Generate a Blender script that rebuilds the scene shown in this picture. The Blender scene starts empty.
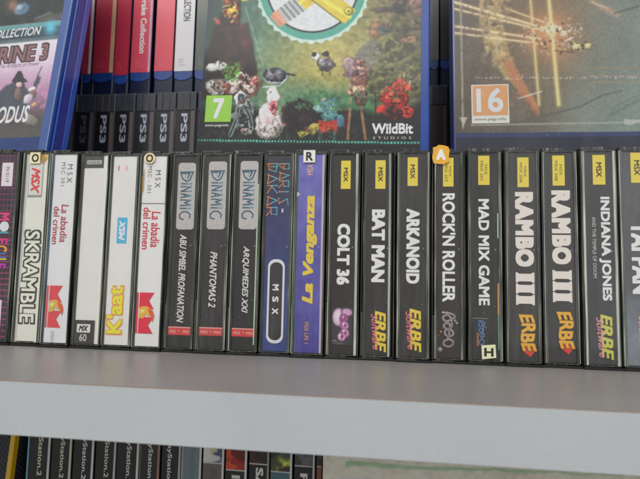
import bpy, math, random
import numpy as np
from mathutils import Matrix, Vector

random.seed(7)
RNG = np.random.default_rng(11)
MM = 0.001
scene = bpy.context.scene
COL = scene.collection

# ------------------------------------------------------------------ materials
def lin(c):
    return tuple(((v / 255) / 12.92 if v / 255 <= 0.04045 else ((v / 255 + 0.055) / 1.055) ** 2.4) for v in c)

GAIN = 1.25
def alb(c, g=1.0):
    return tuple(min(0.86, v * GAIN * g) for v in lin(c))

_mats = {}
def mat(c, rough=0.5, spec=0.5, coat=0.0, g=1.0, var=0.10, vs=160.0, bump=0.0, bs=900.0, key=None, coat_rough=0.12):
    k = (c, rough, spec, coat, g, var, vs, bump, bs)
    if k in _mats:
        return _mats[k]
    m = bpy.data.materials.new(key or 'surface')
    m.use_nodes = True
    nt = m.node_tree
    b = nt.nodes['Principled BSDF']
    base = alb(c, g)
    tc = nt.nodes.new('ShaderNodeTexCoord')
    nz = nt.nodes.new('ShaderNodeTexNoise')
    nz.inputs['Scale'].default_value = vs
    nz.inputs['Detail'].default_value = 5
    nt.links.new(tc.outputs['Object'], nz.inputs['Vector'])
    mx = nt.nodes.new('ShaderNodeMix'); mx.data_type = 'RGBA'
    mx.inputs[6].default_value = tuple(v * (1 - var) for v in base) + (1,)
    mx.inputs[7].default_value = tuple(min(0.9, v * (1 + var)) for v in base) + (1,)
    nt.links.new(nz.outputs['Fac'], mx.inputs[0])
    nt.links.new(mx.outputs[2], b.inputs['Base Color'])
    b.inputs['Roughness'].default_value = rough
    b.inputs['Specular IOR Level'].default_value = spec
    b.inputs['Coat Weight'].default_value = coat
    b.inputs['Coat Roughness'].default_value = coat_rough
    if bump:
        n2 = nt.nodes.new('ShaderNodeTexNoise'); n2.inputs['Scale'].default_value = bs
        nt.links.new(tc.outputs['Object'], n2.inputs['Vector'])
        bp = nt.nodes.new('ShaderNodeBump'); bp.inputs['Strength'].default_value = bump
        bp.inputs['Distance'].default_value = 0.0003
        nt.links.new(n2.outputs['Fac'], bp.inputs['Height'])
        nt.links.new(bp.outputs['Normal'], b.inputs['Normal'])
    _mats[k] = m
    return m

def painted_mat(name, rough=0.45, coat=0.3, coat_rough=0.15):
    m = bpy.data.materials.new(name); m.use_nodes = True
    nt = m.node_tree; b = nt.nodes['Principled BSDF']
    a = nt.nodes.new('ShaderNodeVertexColor'); a.layer_name = 'Col'
    nt.links.new(a.outputs['Color'], b.inputs['Base Color'])
    b.inputs['Roughness'].default_value = rough
    b.inputs['Coat Weight'].default_value = coat
    b.inputs['Coat Roughness'].default_value = coat_rough
    return m

def clear_mat(name, tint=(0.86, 0.9, 0.87), haze=0.05, rough=0.12, gloss=1.0, scale=60):
    """thin clear plastic: lets the card through, with a fresnel gloss and a film of scratches, dust and painted haze"""
    m = bpy.data.materials.new(name); m.use_nodes = True
    nt = m.node_tree; nt.nodes.clear()
    out = nt.nodes.new('ShaderNodeOutputMaterial')
    tr = nt.nodes.new('ShaderNodeBsdfTransparent'); tr.inputs[0].default_value = tint + (1,)
    gl = nt.nodes.new('ShaderNodeBsdfGlossy'); gl.inputs['Roughness'].default_value = rough
    df = nt.nodes.new('ShaderNodeBsdfDiffuse'); df.inputs[0].default_value = (0.75, 0.75, 0.72, 1)
    lw = nt.nodes.new('ShaderNodeLayerWeight'); lw.inputs[0].default_value = .5
    pw = nt.nodes.new('ShaderNodeMath'); pw.operation = 'POWER'; pw.inputs[1].default_value = 4.0; nt.links.new(lw.outputs['Facing'], pw.inputs[0])
    fr = nt.nodes.new('ShaderNodeMapRange'); fr.inputs[3].default_value = .03; fr.inputs[4].default_value = .75; nt.links.new(pw.outputs[0], fr.inputs[0])
    tc = nt.nodes.new('ShaderNodeTexCoord')
    mp = nt.nodes.new('ShaderNodeMapping'); mp.inputs['Scale'].default_value = (3.5, 1.0, 0.35)
    nz = nt.nodes.new('ShaderNodeTexNoise'); nz.inputs['Scale'].default_value = scale; nz.inputs['Detail'].default_value = 6
    nz.inputs['Roughness'].default_value = 0.7
    rp = nt.nodes.new('ShaderNodeMapRange')
    rp.inputs[1].default_value = 0.42; rp.inputs[2].default_value = 0.78
    rp.inputs[3].default_value = haze * 0.5; rp.inputs[4].default_value = haze * 3.0
    nt.links.new(tc.outputs['Object'], mp.inputs[0]); nt.links.new(mp.outputs[0], nz.inputs['Vector'])
    nt.links.new(nz.outputs['Fac'], rp.inputs[0])
    vo = nt.nodes.new('ShaderNodeTexVoronoi'); vo.inputs['Scale'].default_value = 330; nt.links.new(tc.outputs['Object'], vo.inputs['Vector'])
    n4 = nt.nodes.new('ShaderNodeTexNoise'); n4.inputs['Scale'].default_value = 45; nt.links.new(tc.outputs['Object'], n4.inputs['Vector'])
    th = nt.nodes.new('ShaderNodeMapRange'); th.inputs[1].default_value = .45; th.inputs[2].default_value = .75; th.inputs[3].default_value = .0; th.inputs[4].default_value = .16; nt.links.new(n4.outputs['Fac'], th.inputs[0])
    lt = nt.nodes.new('ShaderNodeMath'); lt.operation = 'LESS_THAN'; nt.links.new(vo.outputs['Distance'], lt.inputs[0]); nt.links.new(th.outputs[0], lt.inputs[1])
    sp = nt.nodes.new('ShaderNodeMath'); sp.operation = 'MULTIPLY_ADD'; sp.inputs[1].default_value = .35
    nt.links.new(lt.outputs[0], sp.inputs[0]); nt.links.new(rp.outputs[0], sp.inputs[2])
    m1 = nt.nodes.new('ShaderNodeMixShader'); m2 = nt.nodes.new('ShaderNodeMixShader')
    nt.links.new(sp.outputs[0], m1.inputs[0]); nt.links.new(tr.outputs[0], m1.inputs[1]); nt.links.new(df.outputs[0], m1.inputs[2])
    ml = nt.nodes.new('ShaderNodeMath'); ml.operation = 'MULTIPLY'; ml.inputs[1].default_value = gloss
    nt.links.new(fr.outputs[0], ml.inputs[0])
    nt.links.new(ml.outputs[0], m2.inputs[0]); nt.links.new(m1.outputs[0], m2.inputs[1]); nt.links.new(gl.outputs[0], m2.inputs[2])
    nt.links.new(m2.outputs[0], out.inputs[0])
    return m

# ------------------------------------------------------------------ mesh helpers (all in millimetres)
class MB:
    def __init__(s): s.v = []; s.f = []
    def box(s, x0, x1, y0, y1, z0, z1):
        n = len(s.v)
        s.v += [(x, y, z) for z in (z0, z1) for y in (y0, y1) for x in (x0, x1)]
        for q in ((0, 2, 3, 1), (4, 5, 7, 6), (0, 1, 5, 4), (2, 6, 7, 3), (0, 4, 6, 2), (1, 3, 7, 5)):
            s.f.append(tuple(n + i for i in q))
        return s
    def poly(s, pts, y):
        n = len(s.v); s.v += [(p[0], y, p[1]) for p in pts]; s.f.append(tuple(range(n, n + len(pts)))); return s
    def rect(s, x0, x1, z0, z1, y): return s.poly([(x0, z0), (x1, z0), (x1, z1), (x0, z1)], y)
    def prism(s, pts, y0, y1):
        n = len(s.v); k = len(pts)
        s.v += [(p[0], y0, p[1]) for p in pts] + [(p[0], y1, p[1]) for p in pts]
        s.f.append(tuple(range(n, n + k))); s.f.append(tuple(range(n + 2 * k - 1, n + k - 1, -1)))
        for i in range(k):
            j = (i + 1) % k; s.f.append((n + i, n + k + i, n + k + j, n + j))
        return s
    def stroke(s, pts, w, y):
        for i in range(len(pts) - 1):
            a = Vector(pts[i]); b = Vector(pts[i + 1]); d = (b - a)
            if d.length < 1e-6: continue
            d.normalize(); e = Vector((-d.y, d.x)) * w / 2; a2 = a - d * w * .35; b2 = b + d * w * .35
            s.poly([tuple(a2 - e), tuple(b2 - e), tuple(b2 + e), tuple(a2 + e)], y - 0.004 * i)
        return s
    def build(s, name, m, parent=None, bevel=0, smooth=False):
        me = bpy.data.meshes.new(name)
        me.from_pydata([(x * MM, y * MM, z * MM) for x, y, z in s.v], [], s.f); me.update()
        me.materials.append(m)
        o = bpy.data.objects.new(name, me); COL.objects.link(o)
        if parent is not None: o.parent = parent
        if bevel:
            b = o.modifiers.new('b', 'BEVEL'); b.width = bevel * MM; b.segments = 2; b.limit_method = 'ANGLE'
        return o

def rrect(x0, x1, z0, z1, r, n=5):
    pts = []
    for cx, cz, a0 in ((x1 - r, z0 + r, -90), (x1 - r, z1 - r, 0), (x0 + r, z1 - r, 90), (x0 + r, z0 + r, 180)):
        for i in range(n + 1):
            a = math.radians(a0 + 90 * i / n); pts.append((cx + r * math.cos(a), cz + r * math.sin(a)))
    return pts

def ellpts(cx, cz, rx, rz, n=28): return [(cx + rx * math.cos(i * 2 * math.pi / n), cz + rz * math.sin(i * 2 * math.pi / n)) for i in range(n)]

def empty(name, loc, rot=(0, 0, 0), **props):
    o = bpy.data.objects.new(name, None); COL.objects.link(o)
    o.location = [c * MM for c in loc]; o.rotation_euler = rot; o.empty_display_size = 0.01
    for k, v in props.items(): o[k] = v
    return o

def text_mesh(s, bold=0.0, shear=0.0, space=1.0, res=3):
    cu = bpy.data.curves.new('lettering', 'FONT'); cu.body = s; cu.offset = bold; cu.shear = shear
    cu.space_character = space; cu.resolution_u = res; cu.size = 1
    o = bpy.data.objects.new('lettering', cu); COL.objects.link(o)
    dg = bpy.context.evaluated_depsgraph_get()
    me = bpy.data.meshes.new_from_object(o.evaluated_get(dg))
    vs = [(v.co.x, v.co.y) for v in me.vertices]; fs = [tuple(p.vertices) for p in me.polygons]
    bpy.data.objects.remove(o); bpy.data.curves.remove(cu); bpy.data.meshes.remove(me)
    return vs, fs

def lettering(parent, s, m, x0, x1, z0, z1, y, d='h', bold=0.0, shear=0.0, space=1.0, slant=0.0, wave=0.0, name='lettering', mb=None):
    """text fitted to the box x0..x1, z0..z1; d: h across, down reads downwards, up reads upwards"""
    o0 = 0.0; ex = bold
    vs, fs = text_mesh(s, o0, shear, space)
    if ex > 0:
        v0, f0_ = vs, fs; vs, fs = [], []
        for q, (dx, dy) in enumerate(((0, 0), (-ex, -ex), (ex, ex), (-ex, ex), (ex, -ex), (0, ex), (0, -ex), (ex, 0), (-ex, 0))):
            k = len(vs); vs += [(a + dx, b + dy, q) for a, b in v0]; fs += [tuple(k + i for i in f) for f in f0_]
    else: vs = [(a, b, 0) for a, b in vs]
    xs = [v[0] for v in vs]; ys = [v[1] for v in vs]
    ax, bx, ay, by = min(xs), max(xs), min(ys), max(ys)
    own = mb is None
    mb = mb or MB(); n = len(mb.v)
    for tx, ty, tq in vs:
        u = (tx - ax) / (bx - ax); v = (ty - ay) / (by - ay)
        if d == 'h': X = x0 + u * (x1 - x0); Z = z0 + v * (z1 - z0)
        elif d == 'down': X = x0 + v * (x1 - x0) + slant * (u - .5) + wave * math.sin(u * 6.0); Z = z1 - u * (z1 - z0)
        else: X = x1 - v * (x1 - x0) + slant * (u - .5); Z = z0 + u * (z1 - z0)
        mb.v.append((X, y - .0025 * tq, Z))
    mb.f += [tuple(n + i for i in f) for f in fs]
    return mb.build(name, m, parent) if own else mb

# ------------------------------------------------------------------ painted artwork: a fine grid of coloured points
class Paint:
    def dabs(s, cx, cy, rx, ry, pal, n, seed, r0=.5, r1=1.6, alpha=.62):
        r = np.random.default_rng(seed)
        for k in range(n):
            t = r.random() * 6.283; q = math.sqrt(r.random()); c = pal[int(r.random() * len(pal))]
            x, y = cx + rx * q * math.cos(t), cy + ry * q * math.sin(t); a = r.random() * 180; m = r0 + (r1 - r0) * r.random()
            i0 = (np.abs(s.X - x) < 6) & (np.abs(s.Y - y) < 6)
            A = math.radians(a); dx, dy = s.X[i0] - x, s.Y[i0] - y
            u = (dx * math.cos(A) + dy * math.sin(A)) / (m * 2.2); v = (-dx * math.sin(A) + dy * math.cos(A)) / m
            w = np.clip(.5 - (np.sqrt(u * u + v * v) - 1) * m / .9, 0, 1)[:, None] * alpha
            s.C[i0] = s.C[i0] * (1 - w) + np.array(c, float) * w
    def __init__(s, W, H, step, to_art):
        s.W, s.H = W, H
        s.nx = int(W / step) + 1; s.nz = int(H / step) + 1
        a, b = np.meshgrid(np.linspace(0, W, s.nx), np.linspace(0, H, s.nz))
        s.a, s.b = a, b
        s.X, s.Y = to_art(a, b)
        s.C = np.zeros(a.shape + (3,)); s.wx = s.wy = 0.0
    def warp(s, amt, scale=6):
        s.wx = (s.noise(scale, 3, 501) - .5) * amt; s.wy = (s.noise(scale, 3, 502) - .5) * amt
    def noise(s, scale, oct=4, seed=0, sx=1.0, sy=1.0):
        r = np.random.default_rng(seed); out = np.zeros(s.a.shape); amp = 1; tot = 0
        for o in range(oct):
            sc = scale / 2 ** o; g = r.random((260, 260))
            u = (s.X / sc * sx + 1000) % 258; v = (s.Y / sc * sy + 1000) % 258
            i = u.astype(int); j = v.astype(int); fu = u - i; fv = v - j
            fu = fu * fu * (3 - 2 * fu); fv = fv * fv * (3 - 2 * fv)
            out += amp * ((g[j, i] * (1 - fu) + g[j, i + 1] * fu) * (1 - fv) + (g[j + 1, i] * (1 - fu) + g[j + 1, i + 1] * fu) * fv)
            tot += amp; amp *= .55
        return out / tot
    def blend(s, mask, c, alpha=1.0):
        k = (np.clip(mask, 0, 1) * alpha)[..., None]
        s.C = s.C * (1 - k) + np.array(c, float) * k
    def sd(s, pts):
        P = np.array(pts, float); X, Y = s.X + s.wx, s.Y + s.wy
        d = np.full(X.shape, 1e9); ins = np.zeros(X.shape, bool)
        for i in range(len(P)):
            x1, y1 = P[i]; x2, y2 = P[(i + 1) % len(P)]
            ex, ey = x2 - x1, y2 - y1; L = ex * ex + ey * ey + 1e-9
            t = np.clip(((X - x1) * ex + (Y - y1) * ey) / L, 0, 1)
            d = np.minimum(d, np.hypot(X - x1 - t * ex, Y - y1 - t * ey))
            c = ((y1 > Y) != (y2 > Y)) & (X < (x2 - x1) * (Y - y1) / (y2 - y1 + 1e-12) + x1)
            ins ^= c
        return np.where(ins, -d, d)
    def poly(s, pts, c, alpha=1.0, soft=1.0): s.blend(.5 - s.sd(pts) / soft, c, alpha)
    def outline(s, pts, c, w=1.0, alpha=1.0): s.blend(.5 + (w / 2 - np.abs(s.sd(pts))) / .8, c, alpha)
    def ell(s, cx, cy, rx, ry, c, ang=0, alpha=1.0, soft=1.0):
        A = math.radians(ang); dx, dy = s.X + s.wx - cx, s.Y + s.wy - cy
        u = dx * math.cos(A) + dy * math.sin(A); v = -dx * math.sin(A) + dy * math.cos(A)
        q = np.sqrt((u / rx) ** 2 + (v / ry) ** 2) - 1
        if min(rx, ry) > 2.2 and not np.isscalar(s.wx):
            k = np.clip(.5 - q * min(rx, ry) / soft, 0, 1) * alpha
            sh = (1.08 - .30 * np.clip((dx / rx + dy / ry) * .6, -1, 1)) * (1 - .45 * np.clip((q + .32) / .32, 0, 1) ** 2)
            cc = np.array(c, float) * sh[..., None]
            s.C = s.C * (1 - k[..., None]) + cc * k[..., None]
        else: s.blend(.5 - q * min(rx, ry) / soft, c, alpha)
    def glow(s, cx, cy, r, c, alpha=1.0):
        d = np.hypot(s.X - cx, s.Y - cy); s.blend(np.exp(-(d / r) ** 2), c, alpha)
    def line(s, pts, w, c, alpha=1.0, soft=1.0):
        d = np.full(s.X.shape, 1e9)
        for (x1, y1), (x2, y2) in zip(pts[:-1], pts[1:]):
            ex, ey = x2 - x1, y2 - y1; L = ex * ex + ey * ey + 1e-9
            t = np.clip(((s.X - x1) * ex + (s.Y - y1) * ey) / L, 0, 1)
            d = np.minimum(d, np.hypot(s.X - x1 - t * ex, s.Y - y1 - t * ey))
        s.blend(.5 + (w / 2 - d) / soft, c, alpha)
    def shade(s, k): s.C = s.C * k[..., None]
    def build(s, name, m, parent, x0, z0, y, g=1.0):
        me = bpy.data.meshes.new(name)
        v = np.stack([(s.a + x0) * MM, np.full(s.a.shape, y * MM), (s.b + z0) * MM], -1).reshape(-1, 3)
        idx = np.arange(s.nx * s.nz).reshape(s.nz, s.nx)
        f = np.stack([idx[:-1, :-1], idx[:-1, 1:], idx[1:, 1:], idx[1:, :-1]], -1).reshape(-1, 4)
        me.vertices.add(len(v)); me.vertices.foreach_set('co', v.ravel())
        me.loops.add(f.size); me.loops.foreach_set('vertex_index', f.ravel().astype(np.int32))
        me.polygons.add(len(f)); me.polygons.foreach_set('loop_start', np.arange(0, f.size, 4, dtype=np.int32))
        me.update(calc_edges=True)
        c = np.clip(s.C, 0, 255) / 255
        c = np.where(c <= 0.04045, c / 12.92, ((c + 0.055) / 1.055) ** 2.4) * GAIN * g
        c = np.clip(c, 0, .86)
        ca = me.color_attributes.new('Col', 'FLOAT_COLOR', 'POINT')
        ca.data.foreach_set('color', np.concatenate([c, np.ones(c.shape[:2] + (1,))], -1).astype(np.float32).ravel())
        me.materials.append(m)
        o = bpy.data.objects.new(name, me); COL.objects.link(o)
        if parent is not None: o.parent = parent
        return o

# ------------------------------------------------------------------ the setting: a laminate bookcase
def board_mat(name, c, rough, top=False):
    m = bpy.data.materials.new(name); m.use_nodes = True; nt = m.node_tree; b = nt.nodes['Principled BSDF']
    tc = nt.nodes.new('ShaderNodeTexCoord')
    n1 = nt.nodes.new('ShaderNodeTexNoise'); n1.inputs['Scale'].default_value = 1500; n1.inputs['Detail'].default_value = 3
    n2 = nt.nodes.new('ShaderNodeTexNoise'); n2.inputs['Scale'].default_value = 14; n2.inputs['Detail'].default_value = 5
    n3 = nt.nodes.new('ShaderNodeTexNoise'); n3.inputs['Scale'].default_value = 900; n3.inputs['Detail'].default_value = 2
    for n in (n1, n2, n3): nt.links.new(tc.outputs['Object'], n.inputs['Vector'])
    base = alb(c)
    m1 = nt.nodes.new('ShaderNodeMix'); m1.data_type = 'RGBA'
    m1.inputs[6].default_value = tuple(v * (.90 if top else .72) for v in base) + (1,); m1.inputs[7].default_value = tuple(v * (1.10 if top else 1.28) for v in base) + (1,)
    nt.links.new(n1.outputs['Fac'], m1.inputs[0])
    m2 = nt.nodes.new('ShaderNodeMix'); m2.data_type = 'RGBA'; m2.blend_type = 'MULTIPLY'; m2.inputs[0].default_value = 1
    cr = nt.nodes.new('ShaderNodeValToRGB')
    cr.color_ramp.elements[0].position = .3; cr.color_ramp.elements[0].color = (.95, .95, .96, 1) if top else (.86, .86, .87, 1)
    cr.color_ramp.elements[1].position = .7; cr.color_ramp.elements[1].color = (1.03, 1.02, 1.0, 1)
    nt.links.new(n2.outputs['Fac'], cr.inputs[0]); nt.links.new(m1.outputs[2], m2.inputs[6]); nt.links.new(cr.outputs[0], m2.inputs[7])
    # a few dust specks
    vo = nt.nodes.new('ShaderNodeTexVoronoi'); vo.inputs['Scale'].default_value = 55
    nt.links.new(tc.outputs['Object'], vo.inputs['Vector'])
    lt = nt.nodes.new('ShaderNodeMath'); lt.operation = 'LESS_THAN'; lt.inputs[1].default_value = .035
    nt.links.new(vo.outputs['Distance'], lt.inputs[0])
    sc_ = nt.nodes.new('ShaderNodeMath'); sc_.operation = 'MULTIPLY'; sc_.inputs[1].default_value = .45
    nt.links.new(lt.outputs[0], sc_.inputs[0])
    m3 = nt.nodes.new('ShaderNodeMix'); m3.data_type = 'RGBA'; m3.inputs[7].default_value = tuple(v * .35 for v in base) + (1,)
    nt.links.new(sc_.outputs[0], m3.inputs[0]); nt.links.new(m2.outputs[2], m3.inputs[6])
    nt.links.new(m3.outputs[2], b.inputs['Base Color'])
    mr = nt.nodes.new('ShaderNodeMapRange'); mr.inputs[3].default_value = rough - .05; mr.inputs[4].default_value = rough + .08
    nt.links.new(n2.outputs['Fac'], mr.inputs[0]); nt.links.new(mr.outputs[0], b.inputs['Roughness'])
    bp = nt.nodes.new('ShaderNodeBump'); bp.inputs['Strength'].default_value = .12; bp.inputs['Distance'].default_value = .0002
    nt.links.new(n3.outputs['Fac'], bp.inputs['Height']); nt.links.new(bp.outputs['Normal'], b.inputs['Normal'])
    return m

M_TOP = board_mat('shelf_laminate', (130, 127, 126), .36)
M_EDGE = board_mat('shelf_edging', (172, 177, 180), .55, True)
M_BACK = mat((52, 50, 50), .8, key='back_panel')

sh = MB().box(-420, 420, -77.9, 290, -19.4, 0).build('shelf', M_TOP, bevel=.3); sh['kind'] = 'structure'
e = MB().box(-420, 420, -78.5, -77.9, -19.8, .15).build('shelf_edge', M_EDGE, bevel=.25); e['kind'] = 'structure'
MB().box(-420, 420, -78.54, -78.2, -.12, .19).build('edging_joint', mat((140, 120, 106), .6, var=.3, vs=90, key='glue_line'), e)
lo = MB().box(-420, 420, -77.9, 290, -256, -236).build('lower_shelf', M_TOP, bevel=.3); lo['kind'] = 'structure'
bk = MB().box(-420, 420, 290, 296, -256, 480).build('back_panel', M_BACK); bk['kind'] = 'structure'

# ------------------------------------------------------------------ cassettes
XB = [-194.2, -176.1, -158.05, -140.35, -122.63, -104.78, -87.59, -70., -52.11, -34.8, -17.55, 0., 18.05, 36.08, 53.87, 71.42, 89.67, 107.83, 125.92, 143.95, 162.0]
YB = [344.9, 346.2, 347.4, 348.6, 349.9, 351.2, 352.4, 353.8, 355.1, 356.4, 357.8, 359.2, 360.7, 362.1, 363.6, 365.1, 366.7, 368.3, 370.0, 371.6]
YT = [153.3, 153.0, 152.7, 152.4, 152.0, 151.7, 151.4, 151.0, 150.7, 150.4, 150.0, 149.6, 149.3, 148.9, 148.5, 148.1, 147.7, 147.3, 146.9, 146.5]

K_DARK = (40, 36, 35)
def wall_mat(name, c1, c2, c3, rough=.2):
    """moulded clear plastic seen edge on: long streaks of light and dark painted up the wall"""
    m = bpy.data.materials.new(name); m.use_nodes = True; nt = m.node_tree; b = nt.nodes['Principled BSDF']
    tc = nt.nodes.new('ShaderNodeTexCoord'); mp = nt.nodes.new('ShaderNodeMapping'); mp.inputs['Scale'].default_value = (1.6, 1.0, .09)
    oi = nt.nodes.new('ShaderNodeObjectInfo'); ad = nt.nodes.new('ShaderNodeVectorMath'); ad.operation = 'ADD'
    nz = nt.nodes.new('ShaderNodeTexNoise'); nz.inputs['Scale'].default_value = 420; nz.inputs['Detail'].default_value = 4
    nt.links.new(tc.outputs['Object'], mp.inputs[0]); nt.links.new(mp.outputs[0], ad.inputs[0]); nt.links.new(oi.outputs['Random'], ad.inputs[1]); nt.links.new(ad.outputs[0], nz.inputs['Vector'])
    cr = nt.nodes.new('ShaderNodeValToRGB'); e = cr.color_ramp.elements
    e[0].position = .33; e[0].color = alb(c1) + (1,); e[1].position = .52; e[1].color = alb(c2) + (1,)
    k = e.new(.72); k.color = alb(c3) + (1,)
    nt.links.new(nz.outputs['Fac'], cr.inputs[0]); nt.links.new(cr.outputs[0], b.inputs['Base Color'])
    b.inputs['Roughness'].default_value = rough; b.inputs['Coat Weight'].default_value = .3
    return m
M_SHELLS = [mat((14, 15, 14), .22, .5, .2, var=.3, vs=60, key='tinted_plastic'), mat((40, 42, 39), .25, .5, .2, var=.3, vs=60, key='smoky_plastic')]
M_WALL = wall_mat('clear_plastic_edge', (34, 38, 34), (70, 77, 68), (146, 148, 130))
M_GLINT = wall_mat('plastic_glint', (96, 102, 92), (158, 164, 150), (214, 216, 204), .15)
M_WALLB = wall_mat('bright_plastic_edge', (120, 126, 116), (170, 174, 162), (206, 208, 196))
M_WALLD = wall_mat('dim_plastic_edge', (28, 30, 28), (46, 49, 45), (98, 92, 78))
M_WALLT = wall_mat('iridescent_plastic_edge', (26, 44, 54), (56, 92, 112), (120, 90, 70))  # iridescent colour fringes painted into the wall
M_CONTACT = mat((16, 17, 16), .5, key='contact_shadow')
M_LID = [clear_mat('clear_lid_a', haze=.018, rough=.08, tint=(.99, .99, .985)), clear_mat('clear_lid_b', haze=.024, rough=.12, scale=90, tint=(.99, .99, .985)), clear_mat('clear_lid_c', haze=.008, rough=.06, scale=40, tint=(.99, .99, .985))]
M_TAB = wall_mat('hinge_plastic', (24, 25, 24), (48, 50, 48), (120, 122, 118))

YTV = list(YT); YTV[:5] = [149.0, 149.2, 150.2, 151.0, 151.5]

class Cass:
    """one cassette in its hinged box, spine forward"""
    def __init__(s, i, l0, l1, card, label, shell=0, wl=None, wr=None, zl=(2.6, 106.4), card_mat=None, dy=0.0):
        s.i = i; s.w = XB[i + 1] - XB[i]; w = s.w
        s.root = empty('cassette_case', (XB[i], 0.7 * math.sin(i * 2.3) + dy, 0.05), (0, 0, math.radians(.55 * math.sin(i * 1.7))),
                       label=label, category='cassette', group='cassette boxes in a row on the shelf')
        s.root.scale = (1, 1, (YB[i] - YTV[i]) / (YB[i] - YT[i]))
        wl = wl or M_WALL; wr = wr or M_WALL
        a, b = l0 * w, l1 * w
        s.a, s.b = a, b
        x0, x1 = .35, w - .35
        # tray: the rear half of the box, a hollow shell open towards the card
        t = MB()
        t.box(x0, x1, 3.0, 68, 0.0, 1.3); t.box(x0, x1, 3.0, 68, 107.4, 108.7)
        t.box(x0, x0 + .9, 2.6, 68, 1.3, 107.4); t.box(x1 - .9, x1, 2.6, 68, 1.3, 107.4)
        t.box(x0 + .9, x1 - .9, 4.2, 5.4, 1.3, 107.4); t.box(x0 + .9, x1 - .9, 66.5, 68, 1.3, 107.4)
        t.build('tray', M_SHELLS[shell], s.root, bevel=.25)
        # hinge arms seen above and below the lid
        MB().prism([(x0 + .8, 107.4), (x0 + .8, 109.0), (w * .62 + .7, 109.0), (w * .62 + .7, 106.4), (w * .62, 106.4), (w * .62, 107.4)], .3, 9).build('hinge', M_TAB, s.root, bevel=.2)
        MB().prism([(x0 + .8, 0), (x0 + .8, 1.3), (w * .60, 1.3), (w * .60, 2.2), (w * .60 + .7, 2.2), (w * .60 + .7, 0)], .1, 9).build('hinge', M_TAB, s.root, bevel=.2)
        MB().box(.15, w - .1, -.9, 2.8, -.02, 1.15).build('contact_shadow_strip', M_CONTACT, s.root, bevel=.15)  # black strip added for the contact shadow under the case
        # side walls and glint strips of the clear lid: passing light painted as streaks
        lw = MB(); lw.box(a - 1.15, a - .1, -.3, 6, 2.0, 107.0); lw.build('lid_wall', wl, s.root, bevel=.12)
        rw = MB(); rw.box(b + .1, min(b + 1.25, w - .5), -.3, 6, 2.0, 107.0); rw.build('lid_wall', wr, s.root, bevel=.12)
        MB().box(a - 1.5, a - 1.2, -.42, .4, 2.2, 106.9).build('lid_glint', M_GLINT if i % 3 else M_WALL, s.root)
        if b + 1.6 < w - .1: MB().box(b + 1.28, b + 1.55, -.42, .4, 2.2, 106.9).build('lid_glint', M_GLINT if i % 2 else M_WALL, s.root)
        if w - b > 2.6:
            ex = MB(); ex.box(w - .95, w - .45, -.1, 5, 1.6, 107.2); ex.build('lid_wall', M_WALLD, s.root, bevel=.1)
        if a > 2.4:
            ex = MB(); ex.box(.5, 1.0, -.05, 5, 1.6, 107.2); ex.build('lid_wall', M_WALLD, s.root, bevel=.1)
            ex = MB(); ex.box(.6, a - 1.2, .1, 3, 1.8, 26.0 + 5 * math.sin(i * 3.1)); ex.build('locking_ridge', M_WALLD, s.root, bevel=.15)
        MB().box(a - 1.2, b + 1.2, -.35, .3, 106.6, 107.3).build('lid_rim', M_WALLD, s.root, bevel=.1)
        MB().box(a - 1.2, b + 1.2, -.35, .3, 1.6, 2.2).build('lid_rim', M_WALLD, s.root, bevel=.1)
        cm = card_mat or (mat(card, .55, g=1.06, var=.07, vs=120, key='printed_card') if card else None)
        s.card = None
        if cm: s.card = MB().box(a, b, 0.3, .6, zl[0], zl[1]).build('spine_card', cm, s.root)
        # the clear front of the lid
        MB().rect(a - 1.0, b + 1.0, 2.0, 106.8, -.45).build('lid', M_LID[i % 3], s.root)
        s.lay = .27
    def z(s, y): return (YB[s.i] - y) / (YB[s.i] - YTV[s.i]) * 109
    def nxt(s): s.lay -= .03; return s.lay
    def T(s, txt, c, f0, f1, yt, yb, d='down', bold=.0, name='lettering', parent=None, rough=.5, **k):
        return lettering(parent or s.card, txt, c if not isinstance(c, tuple) else mat(c, rough, var=.04, key='ink'), f0 * s.w, f1 * s.w, s.z(yb), s.z(yt), s.nxt(), d, bold, name=name, **k)
    def R(s, c, f0, f1, yt, yb, name='printed_panel', y=None, parent=None):
        return MB().rect(f0 * s.w, f1 * s.w, s.z(yb), s.z(yt), s.nxt() if y is None else y).build(name, c if not isinstance(c, tuple) else mat(c, .5, var=.05, key='ink'), parent or s.card)
    def P(s, c, pts, name='emblem', parent=None, y=None):
        return MB().poly([(f * s.w, s.z(yy)) for f, yy in pts], s.nxt() if y is None else y).build(name, mat(c, .5, var=.05, key='ink'), parent or s.card)
    def tag(s, f0, f1, yt, yb, lines):
        g = MB().box(f0 * s.w, f1 * s.w, s.nxt() - .02, s.lay + .01, s.z(yb), s.z(yt)).build('tag', mat((238, 194, 66), .5, var=.05, key='yellow_tag'), s.card)
        wd = f1 - f0
        if lines == 1:
            s.lay -= .03
            s.T('MSX', (48, 44, 20), f0 + wd * .27, f1 - wd * .27, yt + (yb - yt) * .25, yb - (yb - yt) * .25, bold=.022, parent=g)
        else:
            s.lay -= .03
            s.T('MSX', (82, 74, 30), f0 + wd * .56, f1 - wd * .20, yt + (yb - yt) * .30, yb - (yb - yt) * .34, parent=g)
            s.T(lines, (82, 74, 30), f0 + wd * .18, f1 - wd * .58, yt + (yb - yt) * .18, yb - (yb - yt) * .16, parent=g)
        return g
    def sticker(s, c, pts, ch, cc, box, bold=.03, ybase=-.62):
        k = MB().prism([(f * s.w, s.z(yy)) for f, yy in pts], ybase, ybase + .07).build('price_sticker', mat(c, .55, var=.08, key='sticker_paper'), s.root)
        lettering(k, ch, mat(cc, .5, var=.05, key='ink'), box[0] * s.w, box[1] * s.w, s.z(box[3]), s.z(box[2]), ybase - .04, 'h', bold)
        return k

G = 'cassette boxes in a row on the shelf'
YEL = (222, 188, 60); PINK = (214, 112, 124); WHITE = (222, 220, 214)

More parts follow.
